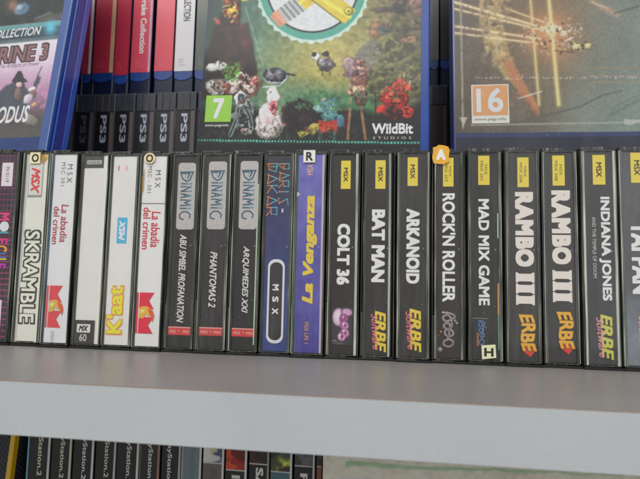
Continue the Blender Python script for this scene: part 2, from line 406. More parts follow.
# 0 -- purple grid card
c0 = Cass(0, .0, .84, None, 'black cassette with pink grid lines and coloured letters, cut by the picture edge', wl=M_WALLD)
p = Paint(c0.b - .3, 103.8, .25, lambda a, b: (a, b))
p.C[:] = (44, 30, 42)
nn = p.noise(9, 4, 3); p.C += (nn[..., None] - .5) * 30
for k in range(60):
    zz = 2 + k * 3.15; br = .35 + .5 * max(0, min(1, (70 - zz) / 60)) if zz < 95 else .15
    p.blend(np.exp(-((p.b - zz) / .32) ** 2), (196, 66, 122), min(.8, br + .1))
for k in range(8): p.blend(np.exp(-((p.a - (.6 + k * 2.4)) / .28) ** 2), (140, 70, 120), .5)
c0.card = p.build('spine_card', painted_mat('grid_card'), c0.root, .3, 2.6, .3)
c0.R((222, 206, 210), .32, .70, 163, 187, 'sticker')
c0.T('IN 0119', (60, 50, 60), .46, .58, 167, 183)
for ch, y0, y1, cc in (('M', 214, 222, (214, 60, 120)), ('L', 233, 239, (70, 150, 160)), ('E', 240, 246, (200, 50, 120)), ('C', 247, 253.5, (220, 150, 50)), ('U', 254.5, 259.5, (60, 110, 190)), ('L', 260, 264, (216, 190, 60)), ('E', 265, 270, (170, 50, 160))):
    c0.T(ch, cc, .32, .70, y0, y1, bold=.03)
MB().poly([(c0.w * .55 + 2.9 * math.cos(a / 12 * math.pi), c0.z(228) + 2.9 * math.sin(a / 12 * math.pi)) for a in range(24)], c0.nxt()).build('emblem', mat((205, 208, 214), .5), c0.card)
c0.R((206, 196, 204), .2, .66, 301, 334, 'sticker')

# 1 -- outlined title on cream
CRE = (214, 211, 199)
c1 = Cass(1, .13, .87, CRE, 'cream cassette with black outlined bubble letters and a cream O sticker on a brown stain', 0, M_WALLD, M_WALLD)
c1.R((186, 186, 180), .13, .20, 152.5, 343, 'card_edge_strip')  # darker strip: left edge shading painted on the card
c1.R((226, 222, 204), .78, .87, 165, 343, 'card_edge_strip')
c1.P((176, 132, 66), [(.55, 154), (.86, 153.8), (.85, 158), (.74, 163), (.70, 166), (.6, 160)], 'stain')
c1.P((206, 176, 110), [(.72, 154.4), (.86, 154), (.86, 159), (.75, 157)], 'stain')
c1.R((140, 138, 136), .24, .72, 163.5, 198, 'badge'); c1.R((206, 204, 202), .26, .70, 164, 196, 'badge')
c1.T('MSX', (208, 62, 66), .33, .63, 168, 194.5, bold=.035, shear=.35)
lg = c1.T('SKRAMBLE', (44, 46, 40), .22, .80, 231, 325, bold=.072, wave=.5)
c1.T('SKRAMBLE', (222, 218, 202), .27, .75, 232.6, 323.4, bold=.018, wave=.5)
c1.sticker((226, 208, 168), [(.27, 164), (.62, 164), (.62, 152.5), (.27, 152.5)], 'O', (52, 46, 40), (.33, .57, 154, 162.5), .03)

# 2, 5 -- red title on white, red pennants
def pennants(c, f0, f1, y0, y1, red, gold):
    H = y1 - y0; a = y0 + H * .40; b = y1 - H * .40
    for u, v in ((y0, a), (b, y1)):
        c.P(red, [(f0 + .09, u), (f1, u), (f1 - .16, (u + v) / 2), (f1, v), (f0 + .09, v)])
        c.P(red, [(f0, u), (f0 + .055, u), (f0 + .055, v), (f0, v)])
    c.P(red, [(f0, a), (f0 + .055, a), (f0 + .055, b), (f0, b)])
    m = (a + b) / 2
    c.P(gold, [(f0 + .1, m - 5), (f0 + .2, m - 6.5), (f0 + .36, m - 6.5), (f0 + .5, m - 3.5), (f0 + .5, m), (f0 + .42, m + 3), (f0 + .3, m + 1), (f0 + .26, m + 5), (f0 + .1, m + 5.5)])
    c.P((206, 92, 50), [(f0 + .38, m - 5), (f0 + .55, m - 2.5), (f0 + .6, m + 3), (f0 + .55, m + 9), (f0 + .5, m + 4), (f0 + .44, m + 1)])
    c.P((236, 206, 120), [(f0 + .14, m - 3), (f0 + .3, m - 4), (f0 + .26, m - .5), (f0 + .14, m + .5)])
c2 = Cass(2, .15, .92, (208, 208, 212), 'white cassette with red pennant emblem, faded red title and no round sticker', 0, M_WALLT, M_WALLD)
c2.T('MSX', (70, 70, 74), .60, .78, 165, 184, space=1.5); c2.T('MSC 301', (104, 104, 108), .40, .53, 163, 187, space=1.3)
c2.T('La abadia', (170, 56, 72), .48, .72, 206, 244, bold=.01, shear=.1); c2.T('del crimen', (170, 56, 72), .22, .43, 208, 246, bold=.01)
pennants(c2, .17, .70, 287, 328, (206, 72, 78), (206, 160, 84))
c2.T('DISTRIBUIDOR', (160, 162, 166), .4, .5, 331, 342)

# 3 -- blank tape card
c3 = Cass(3, .14, .93, (207, 206, 200), 'blank off-white cassette with dark block at the top and MX 60 box at the bottom', 1, M_WALLD, M_WALL)
c3.R((226, 222, 206), .82, .93, 155.5, 344, 'card_edge_strip')
c3.R((70, 68, 64), .14, .79, 155.5, 168.5, 'printed_block'); c3.R((176, 174, 168), .22, .72, 160.5, 164.5, 'printed_bar')
for k in range(6): c3.R((120, 118, 112), .27 + k * .07, .31 + k * .07, 161.5, 163.7, 'printed_bar')
c3.R((58, 56, 54), .14, .80, 321, 344, 'printed_block'); c3.R((214, 212, 204), .22, .66, 325, 333, 'printed_bar')
c3.T('MX', (40, 38, 38), .28, .6, 326.2, 331.8, d='h', bold=.04, shear=.3); c3.T('60', (196, 194, 188), .32, .56, 334.5, 341.5, d='h', bold=.01)

# 4 -- yellow title on white
c4 = Cass(4, .13, .90, (212, 208, 204), 'white cassette with blue badge and yellow bubbly title that reads upwards', 0, M_WALLD)
c4.R((206, 120, 120), .28, .33, 166, 171, 'printed_mark'); c4.R((214, 150, 150), .54, .58, 166, 171, 'printed_mark')
c4.R((72, 170, 208), .36, .68, 219, 245, 'badge'); c4.T('MSX', (226, 236, 240), .42, .62, 222, 242, d='up', bold=.04, shear=.3)
c4.T("K'aat", (226, 144, 60), .14, .70, 286.5, 335.5, d='up', bold=.06); c4.T("K'aat", (238, 214, 56), .18, .66, 288, 334, d='up', bold=.022)

# 5
c5 = Cass(5, .14, .93, (216, 212, 208), 'white cassette with red pennant emblem and a round dark ring sticker on top', 0, M_WALLD)
c5.T('MSX', (52, 52, 54), .56, .74, 171, 189, space=1.5); c5.T('MSC - 301', (96, 92, 92), .31, .44, 167, 194, space=1.2)
c5.R((110, 108, 108), .14, .93, 204.6, 205.4, 'printed_rule')
c5.T('La abadia', (200, 48, 64), .50, .80, 213, 249, bold=.01, shear=.1); c5.T('del crimen', (200, 48, 64), .22, .46, 209, 251, bold=.01)
pennants(c5, .15, .72, 294, 334, (208, 46, 66), (216, 164, 56))
c5.sticker((216, 200, 160), [(.36 + .19 * math.cos(a), 159 + 5.6 * math.sin(a)) for a in [k / 14 * 2 * math.pi for k in range(14)]], 'O', (58, 48, 36), (.24, .48, 155, 163.2), .03)
c5.P((176, 132, 66), [(.14, 178), (.19, 168), (.19, 190), (.15, 196)], 'stain')

# 6..8 -- silver plate cassettes
M_PLATE = mat((176, 172, 170), .45, .6, var=.3, vs=900, key='speckled_silver')
def plate(c, y0, y1, f0, f1):
    MB().prism(rrect(f0 * c.w, f1 * c.w, c.z(y1), c.z(y0), 1.7), c.nxt() - .02, c.lay + .01).build('plate', M_PLATE, c.card)
    c.lay -= .03
    fw = f1 - f0; teal = (52, 84, 104); n = y1 - y0
    L = lambda q, r: ((f0 + fw * (.2 + .58 * r)) * c.w, c.z(y0 + n * (.14 + .71 * q)))   # q runs down, r from letter foot to letter top
    mb = MB(); y = c.nxt()
    for pts in ([(0, -.12), (0, 1.15), (.04, 1.05), (.16, .85), (.2, .5), (.14, .1), (0, -.12)], [(.03, .05), (.03, .8), (.13, .6)],
                [(.25, 0), (.25, 1)], [(.31, 0), (.31, 1), (.41, 0), (.41, 1)], [(.46, 0), (.5, 1), (.54, 0)], [(.475, .35), (.525, .35)],
                [(.59, 0), (.6, 1), (.65, .4), (.70, 1), (.71, 0)], [(.77, 0), (.77, 1)], [(.97, .95), (.9, 1.0), (.84, .7), (.84, .25), (.9, -.05), (.98, .0), (1.0, .35)]):
        mb.stroke([L(q, r) for q, r in pts], .72, y)
    mb.build('lettering', mat(teal, .5, key='ink'), c.card)
    m2 = MB(); y = c.nxt() - .05
    for pts in ([(.02, .55), (.12, .35)], [(.25, .6), (.25, .95)], [(.31, .6), (.31, 1)], [(.41, .6), (.41, 1)], [(.49, .7), (.5, 1)], [(.6, .7), (.6, 1)], [(.7, .7), (.7, 1)], [(.77, .6), (.77, 1)]):
        m2.stroke([L(q, r) for q, r in pts], .36, y)
    m2.build('lettering', mat((120, 170, 190), .5, key='ink'), c.card)
def silver(i, title, y0, y1, pl, band, words, label, wr=None):
    c = Cass(i, .19, .90, (38, 35, 36), label, 0, M_WALLD, wr or M_WALL)
    plate(c, pl[0], pl[1], .29, .86)
    c.T(title, (206, 204, 202), .44, .66, y0, y1, bold=.018, shear=.28)
    c.R((226, 150, 142), .19, .90, band - .9, band + .2, 'printed_rule'); c.R((196, 62, 62), .19, .90, band + .2, band + 7.2, 'printed_band')
    c.T(words, (232, 170, 150), .24, .86, band + 2.2, band + 5.2, d='h', bold=.01)
    return c
c6 = silver(6, 'ABU SIMBEL PROFANATION', 236, 323.5, (163, 231), 328.5, 'MSX   *   MSX', 'black cassette with silver plate and the longest white slanted title, beside a white one')
c7 = silver(7, 'PHANTOMAS 2', 253.5, 308.5, (162, 231), 329, 'MSX  *  MSX', 'black cassette with silver plate and short slanted title, middle of the three plates')
c8 = silver(8, 'ARQUIMEDES XXI', 248, 314, (161.5, 231), 330, 'MSX  *  MSX', 'black cassette with silver plate beside the navy cassette')
c8.R((178, 196, 170), .86, .895, 185, 345, 'card_edge_strip')  # pale greenish line down the right edge

# 9 -- navy card with two tone angular title
c9 = Cass(9, .13, .88, None, 'navy blue cassette with angular orange and cyan title and white pill outline', 0, M_WALLD)
p = Paint(c9.b - c9.a, 103.8, .5, lambda a, b: (a, b))
t = np.clip(p.b / 103.8, 0, 1)[..., None]
p.C = np.where(t < .66, np.array((46, 64, 124)) * (1 - t / .66) + np.array((44, 50, 94)) * t / .66, np.array((44, 50, 94)) * (1 - (t - .66) / .34) + np.array((40, 34, 46)) * (t - .66) / .34)
p.C += (p.noise(4, 4, 9)[..., None] - .5) * 16
c9.card = p.build('spine_card', painted_mat('navy_card'), c9.root, c9.a, 2.6, .3)
def angular(c, word, f0, f1, y0, y1):
    glyph = {'P': [[(0, 0), (0, 1)], [(0, 1), (.7, 1), (.7, .5), (.0, .45)], [(.25, .0), (.7, .5)]],
             'A': [[(0, 0), (.42, 1), (.95, 0)], [(.95, 0), (.2, .12)]],
             'R': [[(0, 0), (0, 1), (.75, 1), (.7, .5), (.05, .4)], [(.3, .45), (.85, 0)]],
             'I': [[(.3, 0), (.3, 1)]], 'S': [[(0, 0), (.7, .05), (.1, .9), (.85, 1)]],
             'D': [[(0, 0), (0, 1), (.85, .8), (.6, .15), (0, 0)], [(.3, .3), (.3, .9)]],
             'K': [[(0, 0), (0, 1)], [(.8, 1), (.1, .45), (.8, 0)]]}
    n = len(word); a = MB(); b = MB(); y = c.nxt(); yy = c.nxt()
    for i, ch in enumerate(word):
        for st in glyph[ch]:
            pt = []
            for u, v in st: pt.append((( f0 + (f1 - f0) * v) * c.w, c.z(y0 + (y1 - y0) * (i + u * .86) / n)))
            for q in range(len(pt) - 1):
                A, B = Vector(pt[q]), Vector(pt[q + 1]); xm = (f0 + (f1 - f0) * .5) * c.w
                K = 6
                for k in range(K):
                    s0, s1 = A.lerp(B, k / K), A.lerp(B, (k + 1) / K)
                    (a if (s0.x + s1.x) / 2 < xm else b).stroke([tuple(s0), tuple(s1)], .55, y - .002 * q)
    a.build('lettering', mat((214, 140, 92), .5, key='ink'), c.card); b.build('lettering', mat((96, 178, 200), .5, key='ink'), c.card)
angular(c9, 'PARIS', .52, .82, 164, 208); angular(c9, 'DAKAR', .15, .47, 164, 220)
c9.R((170, 180, 200), .62, .68, 210, 214, 'printed_mark')
def pill(c, f0, f1, y0, y1, cc, r): MB().poly(rrect(f0 * c.w, f1 * c.w, c.z(y1), c.z(y0), r, 8), c.nxt()).build('printed_pill', mat(cc, .5, key='ink'), c.card)
pill(c9, .25, .77, 261, 344, (206, 208, 214), 3.9); pill(c9, .31, .71, 264, 341, (48, 42, 46), 3.2)
for ch, y0, y1 in (('M', 286, 292), ('S', 298, 303.5), ('X', 309.5, 315.5)): c9.T(ch, (216, 214, 212), .41, .60, y0, y1, bold=.03)

# 10 -- violet
c10 = Cass(10, .11, .92, None, 'violet cassette with yellow title that reads upwards and a white R sticker', 1, M_WALL)
p = Paint(c10.b - c10.a, 103.8, .4, lambda a, b: (a, b))
t = (p.b / 103.8)[..., None]; p.C = np.array((66, 60, 138)) * (1 - t) + np.array((104, 100, 178)) * t
p.C += (p.noise(6, 4, 5)[..., None] - .5) * 34
p.blend(np.clip((p.a - (p.W - 1.1)) * 3, 0, 1), (196, 176, 190)); p.blend(np.clip((.7 - p.a) * 3, 0, 1), (52, 92, 110))
c10.card = p.build('spine_card', painted_mat('violet_card'), c10.root, c10.a, 2.6, .3)
c10.T('MSX', (212, 170, 140), .40, .58, 165, 176, d='up', bold=.01)
c10.T('La Venganza', (240, 190, 56), .33, .74, 197, 305, d='up', bold=.04, shear=.22)
c10.T('MSX LPE 1', (206, 150, 90), .42, .54, 323, 344, bold=.01, space=1.15)
c10.P((200, 190, 180), [(.02, 195), (.14, 193.5), (.2, 196), (.1, 198.5), (.08, 201)], 'paper_scrap')
c10.sticker((222, 216, 206), [(.28, 163.5), (.64, 163.5), (.64, 151), (.28, 151)], 'R', (36, 34, 34), (.36, .57, 152.8, 161.8), .03)

# software-house emblems
def erbe(c, f0, f1, y0, y1, yel=YEL, pk=PINK):
    c.T('ERBE', (70, 64, 22), f0 - .015, f1 + .015, y0 - .4, y1 + .4, bold=.05, shear=.2, slant=.3)
    c.T('ERBE', yel, f0, f1, y0, y1, bold=.03, shear=.2, slant=.3)
    c.T('Software', pk, f0 - .09, f0 + .10, y0 + 3, y1 - 2, bold=.006, shear=.3, slant=1.2)
def erbe_arrow(c, f0, f1, y0, y1):
    m = (f0 + f1) / 2
    c.P((204, 56, 44), [(m - .16, y1 - 11), (f1 - .1, y1 - 7), (f1 - .02, y1 - 3), (m + .06, y1 + 3), (m - .12, y1 - 2)], 'arrow')
    c.T('ERBE', (60, 40, 22), f0, f1, y0, y1 - 2, bold=.065, slant=2.2, wave=.8)
    c.T('ERBE', (232, 160, 44), f0 + .02, f1 - .02, y0 + .5, y1 - 2.5, bold=.035, slant=2.2, wave=.8)

# 11 -- black, pink balloon emblem
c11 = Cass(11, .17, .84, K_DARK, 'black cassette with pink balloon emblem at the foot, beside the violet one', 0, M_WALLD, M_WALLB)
c11.tag(.41, .69, 161, 190, 1)
c11.T('COLT 36', WHITE, .335, .70, 225.5, 286.5, bold=.045)
p = Paint(10.6, 19, .16, lambda a, b: (a, 19 - b)); p.C[:] = (54, 52, 52)
p.ell(3.6, 5.0, 3.2, 4.4, (204, 168, 196)); p.ell(7.4, 2.4, 3.0, 1.9, (198, 150, 190)); p.ell(3.2, 4.2, 1.6, 2.6, (226, 206, 222), soft=2)
for cx, cy, r, cc in ((6.2, 5.6, 2.3, (170, 92, 150)), (6.5, 9.2, 2.4, (206, 150, 190)), (6.6, 13.0, 2.6, (206, 146, 186)), (5.2, 14.8, 2.3, (220, 170, 204))):
    p.ell(cx, cy, r, r, (96, 40, 80)); p.ell(cx, cy, r - .35, r - .35, cc); p.ell(cx + .3, cy - .2, r * .35, r * .35, (130, 56, 108)); p.ell(cx - .7, cy - .8, r * .25, r * .25, (238, 220, 234))
p.line([(5.0, 1), (5.2, 16)], .5, (112, 50, 92)); p.ell(1.6, 17, .6, .3, (150, 146, 148)); p.ell(4.0, 18.2, 1.4, .3, (110, 106, 108))
o = p.build('emblem', painted_mat('balloon_print'), c11.card, .22 * c11.w, c11.z(345.5), c11.nxt())

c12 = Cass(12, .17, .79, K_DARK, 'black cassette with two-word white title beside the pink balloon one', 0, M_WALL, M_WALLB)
c12.tag(.41, .70, 160.5, 189.8, 1); c12.T('BAT MAN', WHITE, .325, .70, 211, 284, bold=.045); erbe(c12, .45, .75, 312.5, 352.5)
c13 = Cass(13, .14, .85, K_DARK, 'black cassette with single-word white title between the two-word one and the orange sticker', 0, M_WALL, M_WALL)
c13.tag(.33, .62, 158, 187.3, 1); c13.T('ARKANOID', WHITE, .305, .68, 210.5, 285.5, bold=.045); erbe(c13, .42, .73, 310, 352)

# 14 -- orange A sticker
c14 = Cass(14, .20, .84, (47, 41, 40), 'black cassette with an orange A sticker on its top corner', 0, M_WALLD, M_WALL)
c14.tag(.35, .65, 158, 187.5, 'MSX 207')
c14.T("ROCK'N ROLLER", WHITE, .33, .70, 194.5, 303.5, bold=.03)
def script_word(c, f0, f1, y0, y1, cc, edge, w=.75):
    """a looping script word of four letters, reading down"""
    F = lambda u, v: ((f0 + (f1 - f0) * v) * c.w, c.z(y0 + (y1 - y0) * u))
    loops = [[(.0, .1), (.02, .6), (.1, .95), (.2, .7), (.25, .3), (.15, .12), (.07, .35), (.12, .62), (.3, .75)],
             [(.22, .95), (.30, 1.1)], [(.3, .75), (.42, .7), (.48, .45), (.42, .2), (.33, .25), (.32, .55), (.45, .6)],
             [(.45, .6), (.6, .85), (.68, .6), (.64, .3), (.53, .28), (.5, .5), (.62, .55), (.74, .45)],
             [(.74, .45), (.82, .8), (.92, .78), (.98, .5), (.93, .2), (.83, .2), (.78, .45)]]
    a = MB(); b = MB(); ya = c.nxt(); c.lay -= .04; yb = c.nxt(); c.lay -= .04
    for l in loops:
        # smooth by subdividing with catmull-rom
        P = [Vector(q) for q in l]; out = []
        for k in range(len(P) - 1):
            p0, p1, p2, p3 = P[max(0, k - 1)], P[k], P[k + 1], P[min(len(P) - 1, k + 2)]
            for t in (0, .25, .5, .75): out.append(.5 * ((2 * p1) + (p2 - p0) * t + (2 * p0 - 5 * p1 + 4 * p2 - p3) * t * t + (3 * p1 - p0 - 3 * p2 + p3) * t ** 3))
        out.append(P[-1]); q = [F(v.x, v.y) for v in out]
        for k in range(len(q) - 1): a.stroke(q[k:k + 2], w + .35, ya); b.stroke(q[k:k + 2], w, yb)
    a.build('emblem', mat(edge, .5, key='ink'), c.card); b.build('emblem', mat(cc, .5, key='ink'), c.card)
script_word(c14, .30, .70, 314, 348, (188, 172, 176), (92, 84, 88), .85)
s_ = MB(); yy = c14.nxt()
for k in range(4):
    a = k * math.pi / 4; cx, cz = .27 * c14.w, c14.z(350); s_.stroke([(cx - 1.3 * math.cos(a), cz - 1.3 * math.sin(a)), (cx + 1.3 * math.cos(a), cz + 1.3 * math.sin(a))], .2, yy - .01 * k)
s_.build('emblem', mat((176, 180, 184), .5, key='ink'), c14.card)
MB().poly(ellpts(.29 * c14.w, c14.z(333), .5, .5, 10), c14.nxt()).build('emblem', mat((206, 120, 60), .5), c14.card)
MB().poly(ellpts(.23 * c14.w, c14.z(337), .35, .35, 10), c14.nxt()).build('emblem', mat((176, 60, 46), .5), c14.card)
c14.sticker((240, 160, 48), [(.05, 147.5), (.14, 146.8), (.22, 144.8), (.38, 145.5), (.5, 147), (.53, 151), (.51, 157), (.53, 162), (.45, 163.5), (.36, 165), (.22, 164.5), (.08, 164), (.03, 158), (.06, 152)][::-1], 'A', (250, 240, 220), (.15, .42, 149.5, 160.5), .06)

# 15 -- H sticker
c15 = Cass(15, .13, .86, (39, 38, 38), 'black cassette with a pale H sticker near its foot', 0, M_WALL, M_WALL)
c15.tag(.335, .64, 156, 186, 'MSX 201'); c15.T('MAD MIX GAME', WHITE, .33, .62, 200.5, 307, bold=.03)
c15.R((130, 126, 120), .17, .56, 319.6, 320.2, 'printed_rule')
c15.R((28, 50, 74), .26, .42, 321.5, 336, 'printed_panel'); c15.R((150, 96, 50), .27, .32, 334, 347, 'printed_panel')
script_word(c15, .30, .50, 322, 346, (130, 156, 196), (40, 52, 92), .38)
c15.R((196, 140, 70), .825, .86, 285, 316, 'card_edge_strip'); c15.R((96, 140, 110), .83, .86, 316, 350, 'card_edge_strip'); c15.R((160, 186, 170), .83, .86, 215, 240, 'card_edge_strip')  # iridescent sheen of the right edge painted as coloured strips
c15.sticker((218, 216, 176), [(.40, 359.5), (.77, 357.5), (.75, 344.8), (.385, 346)], 'H', (42, 42, 38), (.455, .70, 348.2, 356.5), .04)

# 16, 17 -- heavy block titles
for i, y0, y1, e0, e1, fr, tg, lab in ((16, 193.5, 307.5, 315.5, 354, (.30, .79), (.38, .68, 158, 188.5), 'black cassette with heavy white block title, beside the one with the H sticker'),
                                       (17, 191.5, 305, 313, 352, (.28, .78), (.33, .65, 155.5, 186.5), 'black cassette with heavy white block title, beside the one with a subtitle')):
    c = Cass(i, .15, .86, (43, 41, 40) if i == 16 else (50, 48, 48), lab, i % 2, M_WALLD, M_WALLD)
    c.tag(*tg, 'MSX 208')
    c.T('RAMBO', (216, 208, 200), fr[0], fr[1], y0, y0 + (y1 - y0) * .66, bold=.062, space=1.12)
    yb0 = y0 + (y1 - y0) * .71; st = (y1 - yb0) / 3
    for k in range(3):
        q = yb0 + st * k; f0, f1 = fr; m = .045
        c.P((216, 208, 200), [(f0, q), (f0 + m, q), (f0 + m + .04, q + st * .12), (f1 - m - .04, q + st * .12), (f1 - m, q), (f1, q), (f1, q + st * .92), (f1 - m, q + st * .92), (f1 - m - .04, q + st * .80), (f0 + m + .04, q + st * .80), (f0 + m, q + st * .92), (f0, q + st * .92)], 'lettering')
    erbe_arrow(c, .40, .80, e0, e1)

# 18 -- title and subtitle
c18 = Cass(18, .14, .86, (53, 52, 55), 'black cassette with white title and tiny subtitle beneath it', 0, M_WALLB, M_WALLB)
c18.tag(.36, .68, 155.5, 186, 1); c18.T('INDIANA JONES', WHITE, .47, .77, 198.5, 302.5, bold=.035)
c18.T('AND THE TEMPLE OF DOOM', (196, 194, 190), .31, .40, 219, 280); erbe(c18, .47, .76, 316, 360, (190, 188, 84), (214, 140, 150))
# 19
c19 = Cass(19, .12, .9, None, 'dark grey cassette with white title, cut by the picture edge beside the subtitled one', 1, M_WALL, M_WALL)
p = Paint(c19.b - c19.a, 103.8, .3, lambda a, b: (a, b)); t = np.clip((p.b - 14) / 26 + (p.noise(12, 4, 12) - .5) * .8, 0, 1)[..., None]
p.C = np.array((112, 120, 128)) * (1 - t) + np.array((68, 68, 72)) * t  # pale bluish reflection at the foot painted into the card
p.C += (p.noise(2, 3, 13)[..., None] - .5) * 16
c19.card = p.build('spine_card', painted_mat('reflection_card'), c19.root, c19.a, 2.6, .3)
c19.tag(.345, .66, 153, 184, 1); c19.T('TAI PAN', WHITE, .30, .72, 224, 296, bold=.045)
c19.T('Software', (214, 140, 150), .42, .62, 318, 350, bold=.012, shear=.3)

# ------------------------------------------------------------------ blu-ray style game cases standing on the cassettes
M_BLUE = mat((26, 62, 136), .32, .35, .1, var=.25, vs=25, key='blue_case_plastic', bump=.05, bs=300)
M_BLUED = mat((26, 46, 104), .3, .6, .4, var=.35, vs=30, key='deep_blue_plastic')
M_FILM = clear_mat('clear_sleeve', tint=(.95, .96, .97), haze=.005, rough=.12, gloss=.55, scale=20)
M_FILM_H = clear_mat('haze_sleeve', tint=(.9, .91, .92), haze=.022, rough=.2, gloss=.8, scale=12)  # diffuse haze in the film paints a milky reflection

def game_case(loc, lean, yaw, label, W=131, H=166, D=13, tilt=0, shell=None):
    r = empty('game_case', loc, (math.radians(-lean), math.radians(tilt), math.radians(yaw)), label=label, category='game case', group='blue game cases standing on the cassettes')
    MB().box(0, W, .5, D, 0, H).build('shell', shell or M_BLUE, r, bevel=1.0)
    return r

# --- centre case
gc = game_case((-76.8, 10, 109.2), 3.5, 0, 'blue game case with round pencil emblem, creatures and green 7 badge', tilt=.6)
def map_c(a, b):
    left = 196 + 9 * (143 - (155 - b * 1.64)) / 143
    X = left + a / 131 * (429.5 - left)
    Y = (155 - 1.8 * a / 131) - b * (1.61 + .1 * a / 131); return X, Y
AW = 125.5
p = Paint(AW, 161, .36, map_c)
X, Y = p.X, p.Y
def lerp3(stops, t):
    t = np.clip(t, stops[0][0], stops[-1][0]); out = np.zeros(t.shape + (3,))
    for k in range(3): out[..., k] = np.interp(t, [s_[0] for s_ in stops], [s_[1][k] for s_ in stops])
    return out
p.warp(4.5, 7)
sky = lerp3([(196, (58, 76, 72)), (240, (78, 110, 96)), (285, (116, 134, 100)), (330, (152, 146, 90)), (370, (136, 130, 90)), (428, (104, 102, 88))], X + (Y - 60) * .1)
p.C = sky; nn = p.noise(26, 5, 2)[..., None]; p.C *= .86 + .28 * nn
p.blend(np.exp(-((X - 320) / 50) ** 2 - ((Y - 64) / 26) ** 2), (178, 164, 96), .6)
p.blend(np.clip((Y - 78 + 10 * (p.noise(20, 3, 8) - .5)) / 14, 0, 1) * np.exp(-((X - 312) / 60) ** 2), (112, 138, 108), .7)
p.poly([(300, 98), (322, 93), (340, 96), (362, 88), (385, 92), (385, 118), (300, 118)], (74, 118, 84), .85, 5)
p.poly([(276, 96), (300, 92), (312, 100), (300, 112), (280, 108)], (96, 128, 102), .6, 6)
p.poly([(190, 112), (250, 108), (285, 122), (312, 112), (345, 108), (395, 116), (432, 96), (432, 160), (190, 160)], (44, 44, 40), .95, 8)
p.poly([(190, 70), (206, 50), (212, 30), (222, 12), (228, -40), (238, -30), (240, 28), (246, 24), (252, 48), (258, 72), (258, 96), (190, 104)], (52, 38, 36), .95, 3)
p.poly([(236, 28), (243, 24), (250, 42), (246, 52), (238, 44)], (106, 56, 50), .8, 4)
p.poly([(215, 44), (226, 40), (240, 56), (226, 66), (208, 62)], (66, 50, 46), .6, 5)
for x, y, r, cc in ((228, 12, 4, (214, 160, 50)), (233, 10, 2.6, (236, 190, 70)), (226, 4, 4, (120, 60, 40)), (222, 0, 3, (180, 80, 50)), (216, 24, 3.2, (176, 84, 76)), (213, 21, 1.8, (210, 130, 110)), (232, 18, 2.5, (170, 110, 60)), (246, -1, 2, (220, 200, 70)), (242, 0, 2, (220, 200, 70)), (230, -6, 4, (200, 150, 60))):
    p.ell(x, y, r, r * .8, cc, soft=1.6)
p.line([(244, 8), (264, 70)], 1.4, (142, 160, 148), .6, 1.6); p.line([(226, 20), (229, 68)], 1, (110, 110, 104), .4, 1.6)
# crown tree and rocks at the right
p.poly([(352, 62), (358, 50), (368, 42), (378, 40), (380, 66), (366, 70)], (120, 118, 108), .9, 2)
p.poly([(378, 46), (390, 36), (394, 8), (404, 8), (408, 38), (428, 66), (428, 96), (372, 104), (366, 80), (376, 62)], (76, 76, 58), .9, 5)
for k, (x0, y0, x1, y1) in enumerate(((384, 44, 402, 18), (372, 70, 424, 50), (366, 84, 426, 62), (372, 96, 428, 72), (384, 104, 430, 84), (376, 58, 406, 42))):
    p.line([(x0, y0), ((x0 + x1) / 2, (y0 + y1) / 2 + 4), (x1, y1)], 4.0, (142, 142, 84) if k % 2 == 0 else (166, 158, 104), .65, 5)
for x, y, rx, ry, cc in ((392, 9, 18, 3.4, (58, 52, 50)), (400, 3, 6, 7, (48, 44, 42)), (418, 12, 8, 5, (124, 92, 84)), (376, 30, 7, 9, (150, 108, 84)), (382, 30, 4, 5, (96, 112, 116)), (392, 29, 18, 2.4, (72, 78, 66)), (408, 40, 8, 3.4, (172, 124, 104)), (366, 17, 3, 1.5, (84, 92, 72)), (420, 26, 6, 4, (92, 88, 74)), (414, 2, 7, 5, (150, 116, 100))):
    p.ell(x, y, rx, ry, cc, soft=2.5, alpha=.85)
# round emblem with crossed pencils
CX, CY = 312, -13
ang = np.arctan2(Y - CY, X - CX); rad = np.hypot(X - CX, Y - CY)
jag = 56 + 1.6 * np.abs(((ang * 36 / math.pi) % 2) - 1) * 1.6
p.blend((jag + .5 - rad), (188, 206, 194)); p.blend(54.5 - rad, (84, 158, 140)); p.blend((47.4 - rad), (34, 42, 40)); p.blend(45.6 - rad, (204, 206, 206))
p.wx = p.wx * .15; p.wy = p.wy * .15
p.poly([(269, 17), (277, 10), (287, 23), (280, 29)], (200, 138, 112)); p.poly([(272, 14), (277, 10), (287, 23), (284, 26)], (222, 164, 134), .6)
p.poly([(277, 10), (294, -3), (306, 10), (287, 24)], (176, 178, 176))
for k in range(4): p.line([(280.5 + k * 4, 8 - k * 3.1), (291 + k * 4.2, 21 - k * 3.1)], 1.0, (66, 68, 68), .9)
p.poly([(294, -3), (340, -42), (352, -28), (306, 10)], (206, 182, 70)); p.line([(300, 3), (346, -36)], 3.4, (232, 212, 104), .9)
p.poly([(306, -6), (325, -16), (356, 10), (346, 24), (341, 22)], (204, 184, 66)); p.line([(312, -8), (350, 17)], 4, (228, 210, 92), .9); p.line([(306, -5), (341, 22)], 1.2, (110, 100, 40))
p.ell(349, 11, 4.6, 4.6, (168, 150, 52)); p.ell(349, 11, 3.2, 3.2, (216, 196, 84)); p.ell(349, 11, 1.4, 1.4, (120, 104, 40))
# flying critter
p.warp(4.4, 4.5)
p.ell(327, 66, 8.5, 6.5, (96, 84, 88)); p.ell(324, 63, 5, 3.4, (150, 146, 152)); p.ell(317, 58, 4.5, 3.5, (216, 212, 206)); p.ell(314.5, 56, 2.2, 2.2, (40, 36, 38)); p.ell(327, 55, 4, 2.4, (44, 40, 42)); p.ell(324, 70, 4.5, 3, (60, 46, 46)); p.line([(324, 73), (324, 77)], 1, (70, 60, 50)); p.line([(331, 73), (331, 77)], 1, (70, 60, 50))
